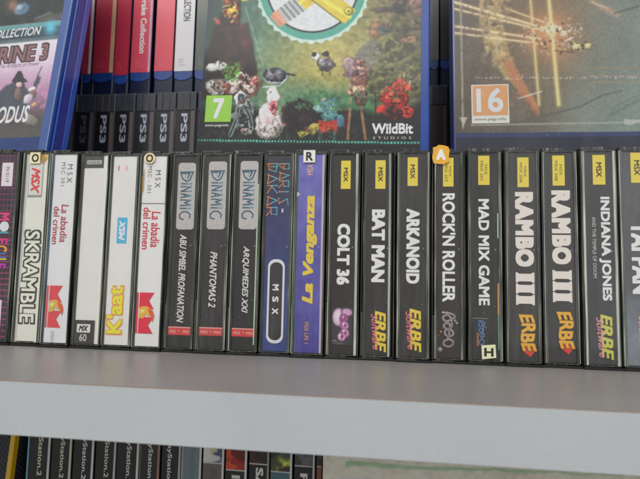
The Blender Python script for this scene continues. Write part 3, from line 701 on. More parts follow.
# machine figure at the left
for x, y, rx, ry, a_, cc in ((215, 69, 12, 5, -8, (196, 198, 190)), (214, 90, 11, 8, 10, (178, 176, 166)), (220, 88, 8, 7, 0, (140, 124, 112)), (231, 88, 8, 8, 0, (198, 190, 180)), (226, 90, 4, 5, 0, (126, 70, 62)),
                           (240, 80, 6, 7, 0, (214, 208, 200)), (241, 80, 3, 4, 0, (100, 60, 60)), (255, 84, 6, 6, 0, (180, 130, 116)), (256, 84, 3, 4, 0, (112, 60, 56)), (250, 91, 8, 4, 20, (196, 176, 166)), (241, 101, 7, 8, 0, (206, 210, 208)), (242, 101, 4.4, 5, 0, (54, 64, 70))):
    p.ell(x, y, rx, ry, cc, a_, soft=1.5)
g_ = p.noise(3, 3, 31)
p.blend(((10 - np.hypot(X - 230, (Y - 76) * 1.0)) / 3) * (g_ > .42), (98, 140, 66)); p.blend(((5 - np.hypot(X - 236, Y - 68)) / 2), (120, 160, 78), .8)
p.ell(276, 78, 13, 9, (206, 216, 214)); p.ell(275, 77, 11.6, 7.8, (58, 60, 64)); p.ell(271, 78, 4, 5, (116, 112, 120)); p.ell(279, 76, 5, 5, (104, 100, 108)); p.line([(284, 75), (295, 77)], 2.0, (46, 48, 50)); p.line([(264, 89), (280, 88), (288, 80)], 1.2, (190, 214, 210), .9)
for l in ([(244, 108), (250, 118), (252, 130)], [(238, 110), (236, 122), (230, 136)], [(252, 130), (246, 134)], [(246, 100), (252, 112)]):
    p.line(l, 4.2, (160, 180, 178)); p.line(l, 2.6, (60, 64, 64))
p.ell(247, 133, 6, 3, (170, 150, 140)); p.ell(234, 118, 5, 3, (110, 120, 118)); p.line([(238, 106), (254, 96), (262, 84)], 3, (120, 84, 74), .9)
# pale bird
p.ell(270, 126, 14.5, 15, (224, 212, 210)); p.ell(270, 128, 12, 12, (182, 176, 168)); p.ell(268, 116, 9, 13, (216, 186, 184), 10); p.ell(274, 98, 7.2, 9, (226, 204, 202)); p.ell(275, 109, 4.2, 7, (196, 90, 100), 10); p.ell(275, 110, 2.4, 4.6, (110, 36, 44), 10); p.poly([(283, 108), (288, 106), (289, 126), (284, 128)], (170, 120, 116)); p.ell(271, 95, 1, 1, (60, 40, 40)); p.ell(268, 130, 8, 6, (200, 194, 186), alpha=.7, soft=4)
# boulder, blue creature with shorts, stilt walker, red creature
p.ell(300, 117, 16, 16, (42, 36, 36), soft=4); p.ell(310, 124, 12, 12, (46, 40, 38), soft=4)
p.poly([(298, 134), (312, 126), (322, 124), (320, 133), (302, 138)], (176, 160, 84)); p.ell(309, 131, 3, 2, (180, 90, 60))
p.ell(330, 108, 10, 7.5, (98, 140, 140)); p.ell(320, 111, 5, 3, (126, 164, 160), 20); p.ell(336, 102, 3.4, 3, (84, 120, 124)); p.ell(325, 101, 3.6, 3, (150, 150, 140)); p.ell(330, 117, 8, 6, (84, 124, 126)); p.ell(333, 109, 1.2, 1.2, (220, 190, 90)); p.ell(342, 122, 5, 6, (78, 112, 130))
p.poly([(320, 122), (338, 122), (340, 133), (330, 131), (320, 134)], (178, 66, 52)); p.line([(322, 133), (321, 141)], 3, (70, 104, 108)); p.line([(336, 133), (336, 142)], 3, (70, 104, 108))
p.ell(361, 82, 7, 12, (124, 84, 76), 15); p.ell(362, 72, 5, 5, (196, 150, 124)); p.ell(354, 74, 10, 3.4, (110, 80, 92), -12); p.ell(369, 72, 6, 3, (122, 92, 88), 20); p.ell(360, 64, 5, 4, (110, 70, 72)); p.ell(357, 92, 9, 5, (202, 168, 136), -15); p.ell(362, 100, 6, 8, (94, 54, 54)); p.ell(350, 66, 6, 8, (146, 122, 126), -20, .8, 3)
p.line([(352, 100), (349, 145)], 2.6, (150, 116, 88)); p.line([(362, 108), (367, 140)], 2.6, (140, 108, 80)); p.line([(350, 66), (353, 92)], 2, (130, 110, 116)); p.line([(348, 112), (347, 128)], 3, (90, 40, 46))
p.ell(395, 98, 14, 12, (170, 56, 50)); p.ell(393, 100, 8, 7, (206, 88, 72)); p.poly([(388, 90), (398, 80), (408, 82), (412, 92)], (204, 70, 60)); p.ell(407, 112, 7, 6, (196, 68, 60)); p.ell(382, 110, 5, 4, (188, 66, 56)); p.ell(395, 113, 8, 6, (52, 38, 38)); p.line([(389, 97), (393, 98)], 1.4, (60, 20, 20)); p.line([(398, 98), (402, 96)], 1.4, (60, 20, 20)); p.line([(391, 104), (400, 104)], 1.4, (70, 20, 20)); p.line([(404, 74), (404, 84)], 1.4, (190, 170, 150)); p.line([(410, 78), (409, 86)], 1.4, (190, 170, 150))
p.line([(376, 94), (377, 130)], 1.4, (60, 50, 44)); p.line([(372, 88), (372, 94), (380, 94), (380, 88)], 1.2, (70, 60, 54))
# small brushwork over the figures and the ground
BLK = (30, 28, 28)
p.dabs(222, 90, 17, 10, [(214, 208, 200), (150, 130, 120), (110, 60, 56), BLK, (90, 84, 80)], 60, 1, .4, 1.2)
p.dabs(232, 73, 11, 8, [(98, 150, 70), (60, 96, 48), (150, 180, 96), BLK], 50, 2, .4, 1.1)
p.dabs(246, 86, 12, 9, [(216, 190, 180), (130, 70, 64), BLK, (190, 150, 140), (80, 96, 96)], 50, 3, .4, 1.1)
p.dabs(244, 116, 11, 18, [(170, 196, 196), BLK, (60, 70, 74), (110, 124, 124), (190, 170, 160)], 60, 4, .4, 1.1)
p.dabs(276, 77, 11, 7, [(130, 126, 134), BLK, (88, 86, 92), (180, 186, 190)], 26, 5, .4, 1.0)
p.dabs(270, 118, 9, 20, [(232, 214, 212), (206, 170, 170), (170, 160, 156), (240, 228, 224)], 46, 6, .5, 1.3, .55)
p.dabs(300, 116, 17, 16, [BLK, (58, 50, 46), (44, 38, 36)], 40, 7, .6, 1.6)
p.dabs(330, 112, 12, 11, [(120, 164, 164), (64, 100, 106), (44, 66, 72), (160, 186, 176)], 56, 8, .4, 1.1)
p.dabs(330, 128, 9, 5, [(196, 76, 60), (130, 40, 36), (220, 110, 84)], 22, 9, .4, 1.0)
p.dabs(360, 82, 9, 22, [(150, 96, 84), (90, 50, 50), (206, 166, 136), (110, 76, 92), BLK, (176, 130, 106)], 90, 10, .4, 1.2)
p.dabs(352, 66, 9, 8, [(140, 110, 130), (96, 76, 90), (176, 150, 150)], 26, 11, .4, 1.0)
p.dabs(395, 97, 15, 15, [(190, 62, 54), (120, 32, 32), (214, 96, 78), (84, 26, 28)], 80, 12, .4, 1.2)
p.dabs(395, 112, 14, 8, [BLK, (60, 30, 30), (150, 50, 44)], 34, 13, .4, 1.1)
p.dabs(327, 64, 9, 8, [(70, 60, 66), (150, 146, 152), BLK, (120, 104, 96)], 30, 14, .4, 1.0)
p.dabs(230, 10, 10, 16, [(226, 170, 60), (150, 60, 44), (90, 40, 34), (240, 206, 100), (60, 40, 36)], 70, 15, .4, 1.3)
p.dabs(228, 50, 22, 26, [(60, 42, 38), (74, 50, 44), (40, 30, 30), (96, 64, 54)], 150, 16, .5, 1.5, .6)
p.dabs(398, 66, 28, 34, [(120, 122, 76), (70, 72, 52), (160, 154, 104), (96, 92, 70), (54, 52, 44)], 260, 17, .5, 1.5, .5)
p.dabs(400, 14, 26, 18, [(70, 62, 58), (120, 92, 82), (150, 116, 96), (86, 92, 82)], 120, 18, .5, 1.6, .5)
p.dabs(330, 102, 50, 10, [(84, 128, 92), (60, 98, 72), (110, 144, 104)], 140, 19, .5, 1.5, .5)
p.dabs(300, 135, 110, 6, [(40, 42, 38), (56, 54, 46), (70, 80, 66)], 150, 20, .5, 1.4, .5)
p.dabs(372, 54, 12, 10, [(130, 126, 116), (96, 94, 88), (150, 146, 134)], 50, 21, .5, 1.4, .5)
# bottom trims
p.blend(np.clip((Y - 139.6) / 1.0, 0, 1), (46, 58, 54), .95)
dots = (np.abs((X % 3.2) - 1.6) < .85) & (np.abs(Y - 141.6 - (X - 196) * .004) < .9)
p.blend(dots * 1.0, (110, 200, 180), .8)
p.blend(np.clip((Y - 143.8) / 1.2, 0, 1), (30, 30, 32))
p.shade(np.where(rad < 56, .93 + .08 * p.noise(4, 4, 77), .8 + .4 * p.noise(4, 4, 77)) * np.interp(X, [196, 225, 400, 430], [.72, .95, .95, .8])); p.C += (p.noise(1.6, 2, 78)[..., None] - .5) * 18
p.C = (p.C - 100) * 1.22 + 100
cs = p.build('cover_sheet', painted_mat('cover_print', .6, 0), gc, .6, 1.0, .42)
def inv(mapf, W_, H_):
    def f(x, y):
        a, b = W_ / 2, H_ / 2
        for _ in range(30):
            x0, y0 = mapf(a, b); x1, _q = mapf(a + 1, b); _r, y1 = mapf(a, b + 1)
            a += (x - x0) / (x1 - x0); b += (y - y0) / (y1 - y0)
        return a, b
    return f
ic = inv(map_c, AW, 161)
def cov_text(f, parent, s, c, x0, x1, y0, y1, off, y, **k):
    a0, b0 = f(x0, y1); a1, b1 = f(x1, y0)
    return lettering(parent, s, mat(c, .45, key='ink'), a0 + off[0], a1 + off[0], b0 + off[1], b1 + off[1], y, 'h', **k)
def cov_rect(f, parent, c, x0, x1, y0, y1, off, y, name='printed_panel'):
    a0, b0 = f(x0, y1); a1, b1 = f(x1, y0)
    return MB().rect(a0 + off[0], a1 + off[0], b0 + off[1], b1 + off[1], y).build(name, mat(c, .45, key='ink'), parent)
O = (.6, 1.0)
cov_rect(ic, cs, (142, 192, 62), 202.8, 231.5, 97.5, 124, O, .38, 'rating_badge'); cov_text(ic, cs, '7', (232, 238, 226), 211, 223.5, 100.5, 121, O, .34, bold=.03)
cov_rect(ic, cs, (34, 38, 36), 202.8, 229, 125, 129.4, O, .38, 'rating_strip'); cov_text(ic, cs, 'www.pegi.info', (196, 200, 190), 203.4, 228.4, 125.7, 129, O, .34, bold=.015)
cov_text(ic, cs, 'WildBit', (24, 22, 24), 371.6, 414, 122, 135.5, O, .38, bold=.07); cov_text(ic, cs, 'WildBit', (228, 226, 222), 373, 412.6, 123.4, 134.2, O, .34, bold=.028)
cov_text(ic, cs, 'STUDIOS', (200, 196, 192), 374, 411, 136.4, 139.2, O, .33, space=1.7)
cov_rect(ic, cs, (34, 32, 34), 374, 412, 130.2, 131.0, O, .31)
MB().rect(.6, AW + .4, .8, 163, .2).build('clear_sleeve', M_FILM, gc)

# --- right case
gr = game_case((67, 10, 109.2), 4, 0, 'hazy game case with space battle cover and orange 16 badge', shell=M_BLUED)
def map_r(a, b):
    Y = 154.5 - b * (1.69 + .0012 * a); X = 452 + (Y / 142) * 2.5 + 1.88 * a + .0013 * a * a; return X, Y
p = Paint(127, 161, .36, map_r); X, Y = p.X, p.Y
p.warp(4, 6)
p.C = lerp3([(452, (84, 74, 62)), (500, (106, 96, 84)), (560, (124, 118, 104)), (600, (130, 136, 128)), (660, (134, 146, 138))], X + (Y - 70) * .2)  # milky tones put the sleeve's reflected haze into the print
p.C *= (.88 + .22 * p.noise(34, 5, 21))[..., None]
p.blend(np.clip((Y - 60) / 60, 0, 1) * np.clip((X - 540) / 80, 0, 1), (132, 150, 138), .55)
p.blend((p.noise(20, 5, 44) > .54) * np.clip((560 - X) / 60, 0, 1), (84, 74, 66), .35)
p.poly([(480, -60), (512, -60), (512, 2), (500, 18), (507, 48), (512, 68), (536, 110), (538, 118), (522, 100), (502, 80), (484, 55), (478, 20)], (184, 160, 108), .9, 3)
p.poly([(498, 64), (512, 68), (538, 116), (536, 120), (520, 100)], (196, 122, 88), .85, 4)
for x, y, rx, ry, cc in ((488, 8, 5, 5, (90, 74, 60)), (504, 10, 4, 6, (96, 80, 66)), (492, 28, 8, 3, (120, 104, 84)), (496, 46, 9, 6, (198, 178, 124)), (494, 30, 4, 2, (70, 62, 58)), (490, 58, 3, 2, (130, 110, 86)), (505, 60, 5, 3, (206, 170, 120))):
    p.ell(x, y, rx, ry, cc, alpha=.75, soft=2)
p.blend((np.clip(1 - np.abs(X - 497) / 22, 0, 1) * (p.noise(4, 3, 91) > .56)) * (Y < 70), (214, 200, 160), .5)
p.glow(540, 36, 60, (170, 138, 100), .45); p.glow(552, 36, 22, (226, 156, 110), .75); p.glow(535, 44, 12, (222, 160, 120), .6); p.glow(556, 56, 14, (206, 150, 110), .4)
for a_, b_, w_ in (((450, 6), (556, 36), 2.6), ((450, 13), (556, 38), 1.8), ((450, 31), (540, 44), 2.0), ((450, 38), (548, 50), 1.8), ((506, 13), (560, 32), 1.4)):
    p.line([a_, b_], w_ + 2.4, (206, 150, 104), .35, 3); p.line([a_, b_], w_, (238, 222, 176), .85, 1.6)
for x0, x1, w_ in ((528, 538, 1.8), (547, 558, 3.4)):
    p.line([(x0, -60), (x1, 110)], w_ + 3, (214, 170, 110), .4, 4); p.line([(x0, -60), (x1, 110)], w_, (236, 224, 160), .85, 2.4)
p.glow(552, 34, 6, (250, 240, 200), .9)
r_ = np.random.default_rng(5)
for k in range(60):
    x, y = 520 + r_.random() * 66, 26 + r_.random() * 30 + (r_.random() - .5) * 10
    p.ell(x, y, .5 + 1.6 * r_.random(), .4 + 1.2 * r_.random(), (196, 190, 176) if k % 3 else (90, 74, 70), r_.random() * 90, .7)
for x, y, rx, ry in ((565, 38, 4, 1.6), (571, 44, 5, 1.5), (562, 34, 3, 2), (572, 36, 3, 1.2)): p.ell(x, y, rx, ry, (226, 222, 206), -30, .8)
p.ell(579, 52, 6, 3, (196, 184, 138)); p.ell(590, 51, 4, 3.4, (206, 190, 140)); p.ell(585, 52, 2, 3, (90, 80, 64)); p.line([(556, 56), (576, 58)], 1.2, (96, 84, 76), .7)
p.poly([(592, 4), (598, 2), (626, 18), (622, 22), (606, 14)], (196, 162, 138), .7, 3); p.line([(596, 6), (612, 12)], 1.2, (226, 204, 180), .7); p.line([(620, 17), (646, 10)], 2, (96, 100, 92), .7, 2)
p.line([(494, 132), (540, 122), (580, 112), (604, 101), (622, 97)], 1.6, (92, 98, 90), .7, 2); p.line([(560, 92), (640, 78)], 1.0, (120, 126, 116), .5, 2); p.line([(608, 122), (640, 106)], 2.2, (104, 114, 104), .6, 3); p.line([(611, 114), (646, 99)], 1.2, (104, 114, 104), .5, 2)
p.line([(517, 104), (541, 97)], 1.3, (214, 214, 200), .8)
p.line([(457.5, -60), (461.5, 132)], 2.0, (186, 182, 160), .7, 1.6); p.poly([(458, 122), (466, 122), (462, 132)], (206, 200, 184), .8); p.line([(470, 129.5), (628, 128)], 1.6, (176, 180, 170), .7, 1.4); p.poly([(624, 124.5), (650, 127.5), (626, 131)], (190, 194, 184), .8)
for k in range(52):
    x = 474 + k * 3.2 + r_.random(); p.ell(x, 84 - k * .02, .9, .8 + .7 * (k % 5 == 0), (206, 200, 186) if k % 4 else (150, 150, 170), 0, .75)
for k in range(3):
    yy = 74 + k * 7
    for q in range(11): p.line([(593 + q * 4.6, yy), (595.2 + q * 4.6 + (q % 3) * .5, yy - .2)], 1.1, (176, 140, 112), .7)
p.dabs(495, 30, 16, 44, [(206, 190, 140), (120, 100, 76), (86, 74, 60), (226, 212, 166), (150, 130, 96)], 150, 30, .5, 1.8, .35)
p.dabs(560, 42, 30, 16, [(226, 190, 150), (96, 80, 70), (240, 226, 196), (180, 120, 90)], 60, 31, .4, 1.1, .5)
p.dabs(584, 51, 12, 5, [(220, 206, 160), (110, 96, 70), (80, 70, 60)], 24, 32, .4, 1.0, .5)
p.dabs(520, 96, 14, 22, [(190, 120, 90), (206, 150, 110), (150, 96, 80)], 40, 33, .4, 1.2, .4)
p.dabs(470, 60, 20, 60, [(96, 84, 72), (80, 72, 66), (120, 108, 92)], 90, 34, .6, 2.0, .35)
p.C += (p.noise(1.6, 2, 78)[..., None] - .5) * 20
p.blend(np.clip((Y - 136.5) / 1.0, 0, 1), (44, 56, 104), .95); p.blend(np.clip((Y - 141) / 1.0, 0, 1), (24, 28, 56), .95)
p.C = (p.C - 110) * 1.15 + 108
rs = p.build('cover_sheet', painted_mat('space_cover_print', .6, 0), gr, 1.2, 1.0, .42, g=.86)
ir = inv(map_r, 127, 161); O2 = (1.2, 1.0)
cov_rect(ir, rs, (226, 214, 200), 470.3, 507.3, 89.6, 128, O2, .38, 'rating_badge'); cov_rect(ir, rs, (220, 152, 96), 471.4, 506.2, 90.6, 120.5, O2, .34, 'rating_badge')
cov_text(ir, rs, '16', (240, 232, 220), 475, 501.5, 93.5, 117.5, O2, .3, bold=.02); cov_text(ir, rs, 'www.pegi.info', (110, 96, 84), 473, 504.5, 122.4, 126, O2, .3)
MB().rect(.6, 130, .6, 163, .16).build('clear_sleeve', M_FILM_H, gr)

# --- left case, leaning further back and turned
gl = empty('game_case', (-169.6, 10, 109.2), (math.radians(-7.5), 0, math.radians(-5)), label='blue game case leaning back, its blue side showing, with a wizard-hatted figure on the cover', category='game case', group='blue game cases standing on the cassettes')
MB().box(-131, 0, .5, 17.0, 0, 166).build('shell', M_BLUE, gl, bevel=1.2)
sp = MB(); sp.box(-.2, .45, 3.4, 4.6, 1, 165); sp.box(-.2, .35, 11.4, 15.4, 1, 165); sp.build('spine_ridge', mat((58, 92, 190), .2, .7, .6, var=.2, vs=20, key='blue_ridge'), gl, bevel=.15)
MB().box(-.3, .12, 5.2, 11.0, 3, 163).build('reflection_strip', mat((56, 62, 150), .25, .5, .4, var=.35, vs=18, key='violet_reflection'), gl)  # violet band painted for the purplish reflection on the spine
def map_l(a, b):
    Y = 155.5 - b * 1.405; xr = 47 + (143 - Y) * .178 - 6.5 - .6; return xr - (124 - a) * 1.55, Y
p = Paint(124, 161, .4, map_l); X, Y = p.X, p.Y
p.warp(3.5, 6); p.C[:] = (54, 58, 56); p.C *= (.8 + .4 * p.noise(16, 5, 61))[..., None]
p.ell(14, 10, 10, 7, (96, 126, 150), soft=4); p.ell(12, 8, 5, 3, (140, 164, 180), soft=4); p.glow(3, 5, 6, (196, 130, 100), .7); p.poly([(30, 24), (44, 18), (70, 20), (70, 26), (30, 27)], (110, 96, 84), .6, 3); p.line([(30, 22), (48, 17)], 1.6, (140, 150, 146), .6, 2)
p.blend(np.clip((Y - 25.5) / 1.2, 0, 1), (104, 150, 150)); p.blend(np.clip((Y - 30) / 2.5, 0, 1), (56, 74, 82)); p.blend(np.clip((Y - 41) / 1.5, 0, 1), (96, 110, 112))
p.glow(49, 33, 7, (100, 200, 226), .9); p.blend(np.clip((Y - 44.5) / 1, 0, 1), (206, 204, 206))
w_ = np.clip((Y - 46) / 1, 0, 1); fog = lerp3([(46, (222, 212, 220)), (68, (212, 192, 208)), (95, (176, 130, 160)), (112, (120, 96, 110)), (122, (84, 78, 78)), (140, (84, 84, 78))], Y + 8 * (p.noise(18, 4, 66) - .5))
p.C = p.C * (1 - w_[..., None]) + fog * w_[..., None]
p.blend((p.noise(14, 4, 67) > .55) * (Y > 76) * (Y < 112), (206, 150, 186), .4)
p.poly([(0, 88), (10, 84), (20, 85), (24, 92), (30, 90), (36, 80), (40, 82), (36, 92), (26, 100), (24, 116), (-8, 116), (-12, 96)], (78, 80, 90), 1, 2)
p.poly([(6, 84), (12, 75), (17, 74), (20, 80), (24, 84), (15, 87)], (56, 54, 62)); p.ell(15, 88, 3.2, 3.4, (206, 160, 150)); p.ell(14, 97, 4, 7, (110, 94, 88)); p.line([(36, 80), (40, 72)], 1.6, (120, 110, 112))
p.ell(30, 93, 4.5, 3.6, (214, 206, 210)); p.ell(31, 98, 4, 4.4, (130, 96, 88)); p.ell(26, 102, 6, 5, (186, 172, 180)); p.ell(34, 108, 3, 2.6, (190, 140, 110)); p.ell(30, 122, 10, 5, (132, 128, 120), 15, .8, 3); p.ell(5, 120, 9, 4, (100, 88, 80), 0, .7, 3)
p.blend(np.clip((Y - 137.5) / 1, 0, 1), (36, 58, 110)); p.C += (p.noise(1.6, 2, 78)[..., None] - .5) * 18
ls = p.build('cover_sheet', painted_mat('cover_print_wizard', .6, 0), gl, -130.4, 1.0, .42)
MB().rect(-6.4, -.9, 2, 163, .40).build('cover_margin', mat((62, 88, 146), .3, .5, .2, var=.3, vs=40, key='bluish_margin'), gl)
MB().box(-.9, -.5, .1, .6, 2, 163).build('sleeve_edge', mat((128, 150, 196), .2, .6, .6, var=.4, vs=60, key='sleeve_fold'), gl)
il = inv(map_l, 124, 161); O3 = (-130.4, 1.0)
cov_text(il, ls, 'COLLECTION', (216, 222, 222), -23, 38.5, 30.5, 39, O3, .38, bold=.012, shear=.2)
cov_text(il, ls, 'TRINE 3', (60, 40, 44), -25.5, 49.5, 47.5, 66, O3, .38, bold=.07); cov_text(il, ls, 'TRINE 3', (136, 98, 98), -24, 48, 49, 64.8, O3, .34, bold=.02)
cov_text(il, ls, 'The Artifacts of Power', (110, 88, 96), -10, 38, 65.6, 70, O3, .38, shear=.2)
cov_text(il, ls, 'EXODUS', (224, 226, 222), -26, 29, 108, 124, O3, .38, bold=.02, shear=.15)
MB().rect(-130.6, -.8, .6, 163, .14).build('clear_sleeve', M_FILM, gl)

# ------------------------------------------------------------------ row of dark spines behind the cassettes
M_CLR = mat((58, 60, 66), .2, .6, .5, var=.5, vs=70, key='smoky_clear_case')
def spine_case(x, w, lab, dark=True, label_c=(26, 24, 26), strip=(92, 82, 82), txt='PS3', y=72, zt=172.5, dim=1.0, n=0):
    r = empty('game_case', (x, y + random.uniform(-.4, .4), 0.05), label=lab, category='game case', group='slim cases with dark spines behind the cassettes')
    MB().box(.25, w - .25, .6, 134, 0, zt).build('shell', M_CLR, r, bevel=.8)
    l = MB().box(.9, w - .7, .1, .45, 6, 158.3).build('spine_label', mat(label_c, .3, .5, .4, var=.2, vs=40, key='glossy_insert'), r)
    MB().rect(w * .76, w - .75, 8, 158.2, .06).build('spine_stripe', mat(strip, .3, .5, .4, var=.3, vs=30, key='spine_stripe'), l)
    e = MB(); e.box(.15, .7, 0, .7, 1, 160); e.box(.8, w - .8, .0, .5, 158.6, 159.4); e.box(w * .32, w * .36, .2, .6, 160, 171.5); e.box(w * .66, w * .70, .2, .6, 160, 171.5)
    e.build('case_edge', M_WALLD, r, bevel=.1)
    if txt:
        v = lettering(l, txt, mat((int(160 * dim), int(166 * dim), int(180 * dim)), .4, key='ink'), w * .30, w * .60, 135.5, 156.2, .04, 'down', bold=.018)
    return r
names = ['slim dark-spined case half hidden by the leaning blue case, its letters faintest', 'second slim dark-spined case from the leaning blue case', 'third slim dark-spined case from the leaning blue case', 'fourth slim dark-spined case from the leaning blue case',
         'fifth slim dark-spined case from the leaning blue case', 'slim dark-spined case beside the round-emblem cover']
spine_case(-210.4, 15.3, 'slim black case mostly hidden behind the leaning blue case', txt='', n=9)
for k in range(6): spine_case(-195.0 + 15.42 * k, 15.3, names[k], dim=(.5, .95, .85, 1, 1.05, 1.1)[k])
spine_case(-102.3, 15.3, 'slim case behind the round-emblem cover, only a sliver showing', txt='')
spine_case(58.5, 14.4, 'slim case with dark maroon spine in the gap between the two front covers', label_c=(50, 24, 28), strip=(70, 60, 62), txt='')
spine_case(73.2, 14.4, 'slim black case in the gap beside the space battle cover', txt='')

# ------------------------------------------------------------------ red and white spined cases on top of them
def red_case(x, w, c, lab, dy=0, zb=188, text=None, side=None, small=True, extra=None):
    r = empty('game_case', (x, 77 + dy, 172.8), label=lab, category='game case', group='upright cases with coloured spines on the upper row')
    MB().box(.2, w - .2, .6, 134, 0, 171).build('shell', mat((18, 26, 52), .3, .5, .3, var=.5, vs=40, key='shaded_case_blue'), r, bevel=1.2)  # dark navy shell colour holds the shadow gap at the foot
    z0 = zb - 172.8
    MB().prism([(.5, z0 + .5), (.5, z0 - 4.2), (1.5, z0 - 6), (w * .4, z0 - 7.2), (w * .7, z0 - 6.6), (w - 1, z0 - 5), (w - .5, z0 - 3.6), (w - .5, z0 + .5)], .1, 1).build('lit_case_foot', mat((26, 64, 132), .3, .6, .4, var=.75, vs=110, key='lit_case_blue'), r, bevel=.5)  # brighter lens shape paints the lit part of the case foot
    l = MB().box(.7, w - .5, -.1, .5, z0, 168).build('spine_label', mat(c, .4, .5, .4, var=.12, vs=30, key='printed_spine'), r)
    if side: MB().rect(w - 1.0 - side[0], w - .55, z0, 168, -.14).build('spine_stripe', mat(side[1], .4, var=.35, vs=60, key='spine_stripe'), l)
    if small:
        sc = tuple(min(255, v + 50) for v in c) if sum(c) < 500 else tuple(v - 60 for v in c)
        for q in range(3): lettering(l, ('CUSA', 'PEGI  12', 'BLES-02')[q], mat(sc, .4, key='ink'), w * .25, w * (.6 - .06 * q), z0 + 4 + q * 2.2, z0 + 5.2 + q * 2.2, -.15, 'h')
    if text: lettering(l, text[0], mat(text[1], .4, key='ink'), text[2] * w, text[3] * w, text[4] - 172.8, text[5] - 172.8, -.16, 'down', bold=.02)
    return r
red_case(-212, 14.6, (176, 40, 60), 'upright red spine with white stripe peeking out beside the leaning blue case', side=(2.2, (214, 200, 190)), zb=192, small=False)
red_case(-196.4, 8.6, (170, 40, 58), 'narrow red spine with a white edge beside the leaning blue case', side=(1.6, (214, 206, 200)), zb=190)
red_case(-187.4, 17.4, (170, 40, 58), 'wide dark red spine with a mottled tan stripe along its edge', side=(2.6, (190, 150, 116)), zb=190.5)
red_case(-169.8, 12.0, (168, 36, 60), 'narrow dark red spine between the tan-striped one and the titled one', zb=188, dy=-.8)
red_case(-157.4, 16.4, (196, 62, 80), 'red spine with a white title reading down', zb=190, text=('Drake Collection', (232, 220, 222), .42, .70, 204.5, 250), side=(1.4, (196, 150, 170)))
red_case(-138.9, 15.2, (206, 70, 84), 'plain lighter red spine beside the white spine', zb=190.5)
red_case(-123.4, 15.2, (206, 204, 206), 'white spine with dark title, only white one of the upper row', zb=190, text=('COLLECTION', (60, 60, 64), .40, .76, 228, 253))
red_case(-107.8, 14, (84, 92, 84), 'grey-green spine beside the round-emblem cover', zb=190)
red_case(60.6, 7.2, (108, 104, 102), 'narrow grey spine in the gap between the two front covers', small=False, zb=192)
red_case(68.0, 7.6, (34, 32, 34), 'black spine in the gap beside the space battle cover', small=False, zb=192)
red_case(75.8, 11, (32, 36, 60), 'dark navy spine partly hidden by the space battle cover', small=False, zb=192)

# ------------------------------------------------------------------ lower shelf: slim black cases, a box
def low_case(x0, x1, label_c, lab, edge_l=None, edge_r=(176, 172, 164), word='PlayStation.2', wc=(176, 170, 156), top=None, rest=None, zw=(-83, -52), f=(.42, .68), bold=.01, line=None):
    w = x1 - x0; zt = -46.0
    r = empty('game_case', (x0, 36 + random.uniform(-.5, .5), -235.95), label=lab, category='game case', group='slim cases standing on the lower shelf')
    zo = 235.95; H = 190
    MB().box(.25, w - .25, .6, 134, 0, H).build('shell', mat((30, 31, 33), .25, .6, .5, var=.3, vs=60, key='black_case'), r, bevel=.8)
    l = MB().box(1.0, w - 1.3, .0, .5, 3, H - 3).build('spine_label', mat(label_c, .35, .5, .4, var=.15, vs=50, key='printed_spine'), r)
    if edge_l: MB().box(.1, 1.1, -.1, .8, 1, H - 1).build('case_edge', mat(edge_l, .2, .7, .6, var=.3, vs=60, key='case_edge'), r, bevel=.2)
    if edge_r: MB().box(w - 1.5, w - .2, -.1, .8, 1, H - 1).build('case_edge', mat(edge_r, .2, .7, .6, g=1.7, var=.3, vs=60, key='case_edge'), r, bevel=.2)
    if top is not None:
        z1 = line + zo
        pp = Paint(w - 2.3, H - 3 - z1, .3, lambda a, b: (a, b)); pp.C[:] = top[0]
        for k in range(1, len(top)):
            nn_ = pp.noise(6 + k * 2, 3, 100 + k * 7 + int(x1)); pp.blend((nn_ - .5) * 12, top[k], .9)
        pp.build('spine_picture', painted_mat('spine_picture'), l, 1.0, z1, -.04)
        MB().rect(1.0, w - 1.3, z1 - .7, z1, -.06).build('spine_rule', mat((186, 184, 178), .4, key='ink'), l)
    if word: lettering(l, word, mat(wc, .4, g=1.9, key='ink'), w * f[0], w * f[1], zw[0] + zo, zw[1] + zo, -.06, 'down', bold=bold)
    return r
bx_ = empty('game_case', (-214, 30, -235.95), (0, math.radians(4.0), 0), label='black carbon-patterned case with a yellow edge, leaning at the end of the lower row', category='game case', group='slim cases standing on the lower shelf')
cf = bpy.data.materials.new('carbon_weave'); cf.use_nodes = True; nt = cf.node_tree
wv = nt.nodes.new('ShaderNodeTexWave'); wv.bands_direction = 'DIAGONAL'; wv.inputs['Scale'].default_value = 190; tcn = nt.nodes.new('ShaderNodeTexCoord'); nt.links.new(tcn.outputs['Object'], wv.inputs['Vector'])
cr = nt.nodes.new('ShaderNodeValToRGB'); cr.color_ramp.elements[0].color = (.012, .014, .02, 1); cr.color_ramp.elements[1].color = (.05, .055, .07, 1); nt.links.new(wv.outputs['Fac'], cr.inputs[0]); nt.links.new(cr.outputs[0], nt.nodes['Principled BSDF'].inputs['Base Color'])
MB().box(-10, 9.2, .6, 120, 0, 196).build('shell', cf, bx_, bevel=.6)
MB().box(6.6, 9.6, -.1, 4, 0, 196).build('case_edge', mat((238, 164, 30), .35, .6, .5, g=1.1, var=.1, key='yellow_edge'), bx_, bevel=.3)
BK = (24, 23, 25)
low_case(-187.6, -172.4, BK, 'slim black case with a pale blue edge and silver lettering', edge_l=(110, 176, 200), word='PlayStation.2', zw=(-84, -51), wc=(190, 178, 144), edge_r=(196, 190, 180))
low_case(-172.2, -158.2, BK, 'second silver-lettered black case from the pale blue edge', zw=(-84.5, -53), wc=(168, 160, 144), edge_r=(160, 150, 134))
low_case(-158.0, -143.8, BK, 'third silver-lettered black case, with a wide white edge', zw=(-84.3, -53), edge_r=(200, 204, 204))
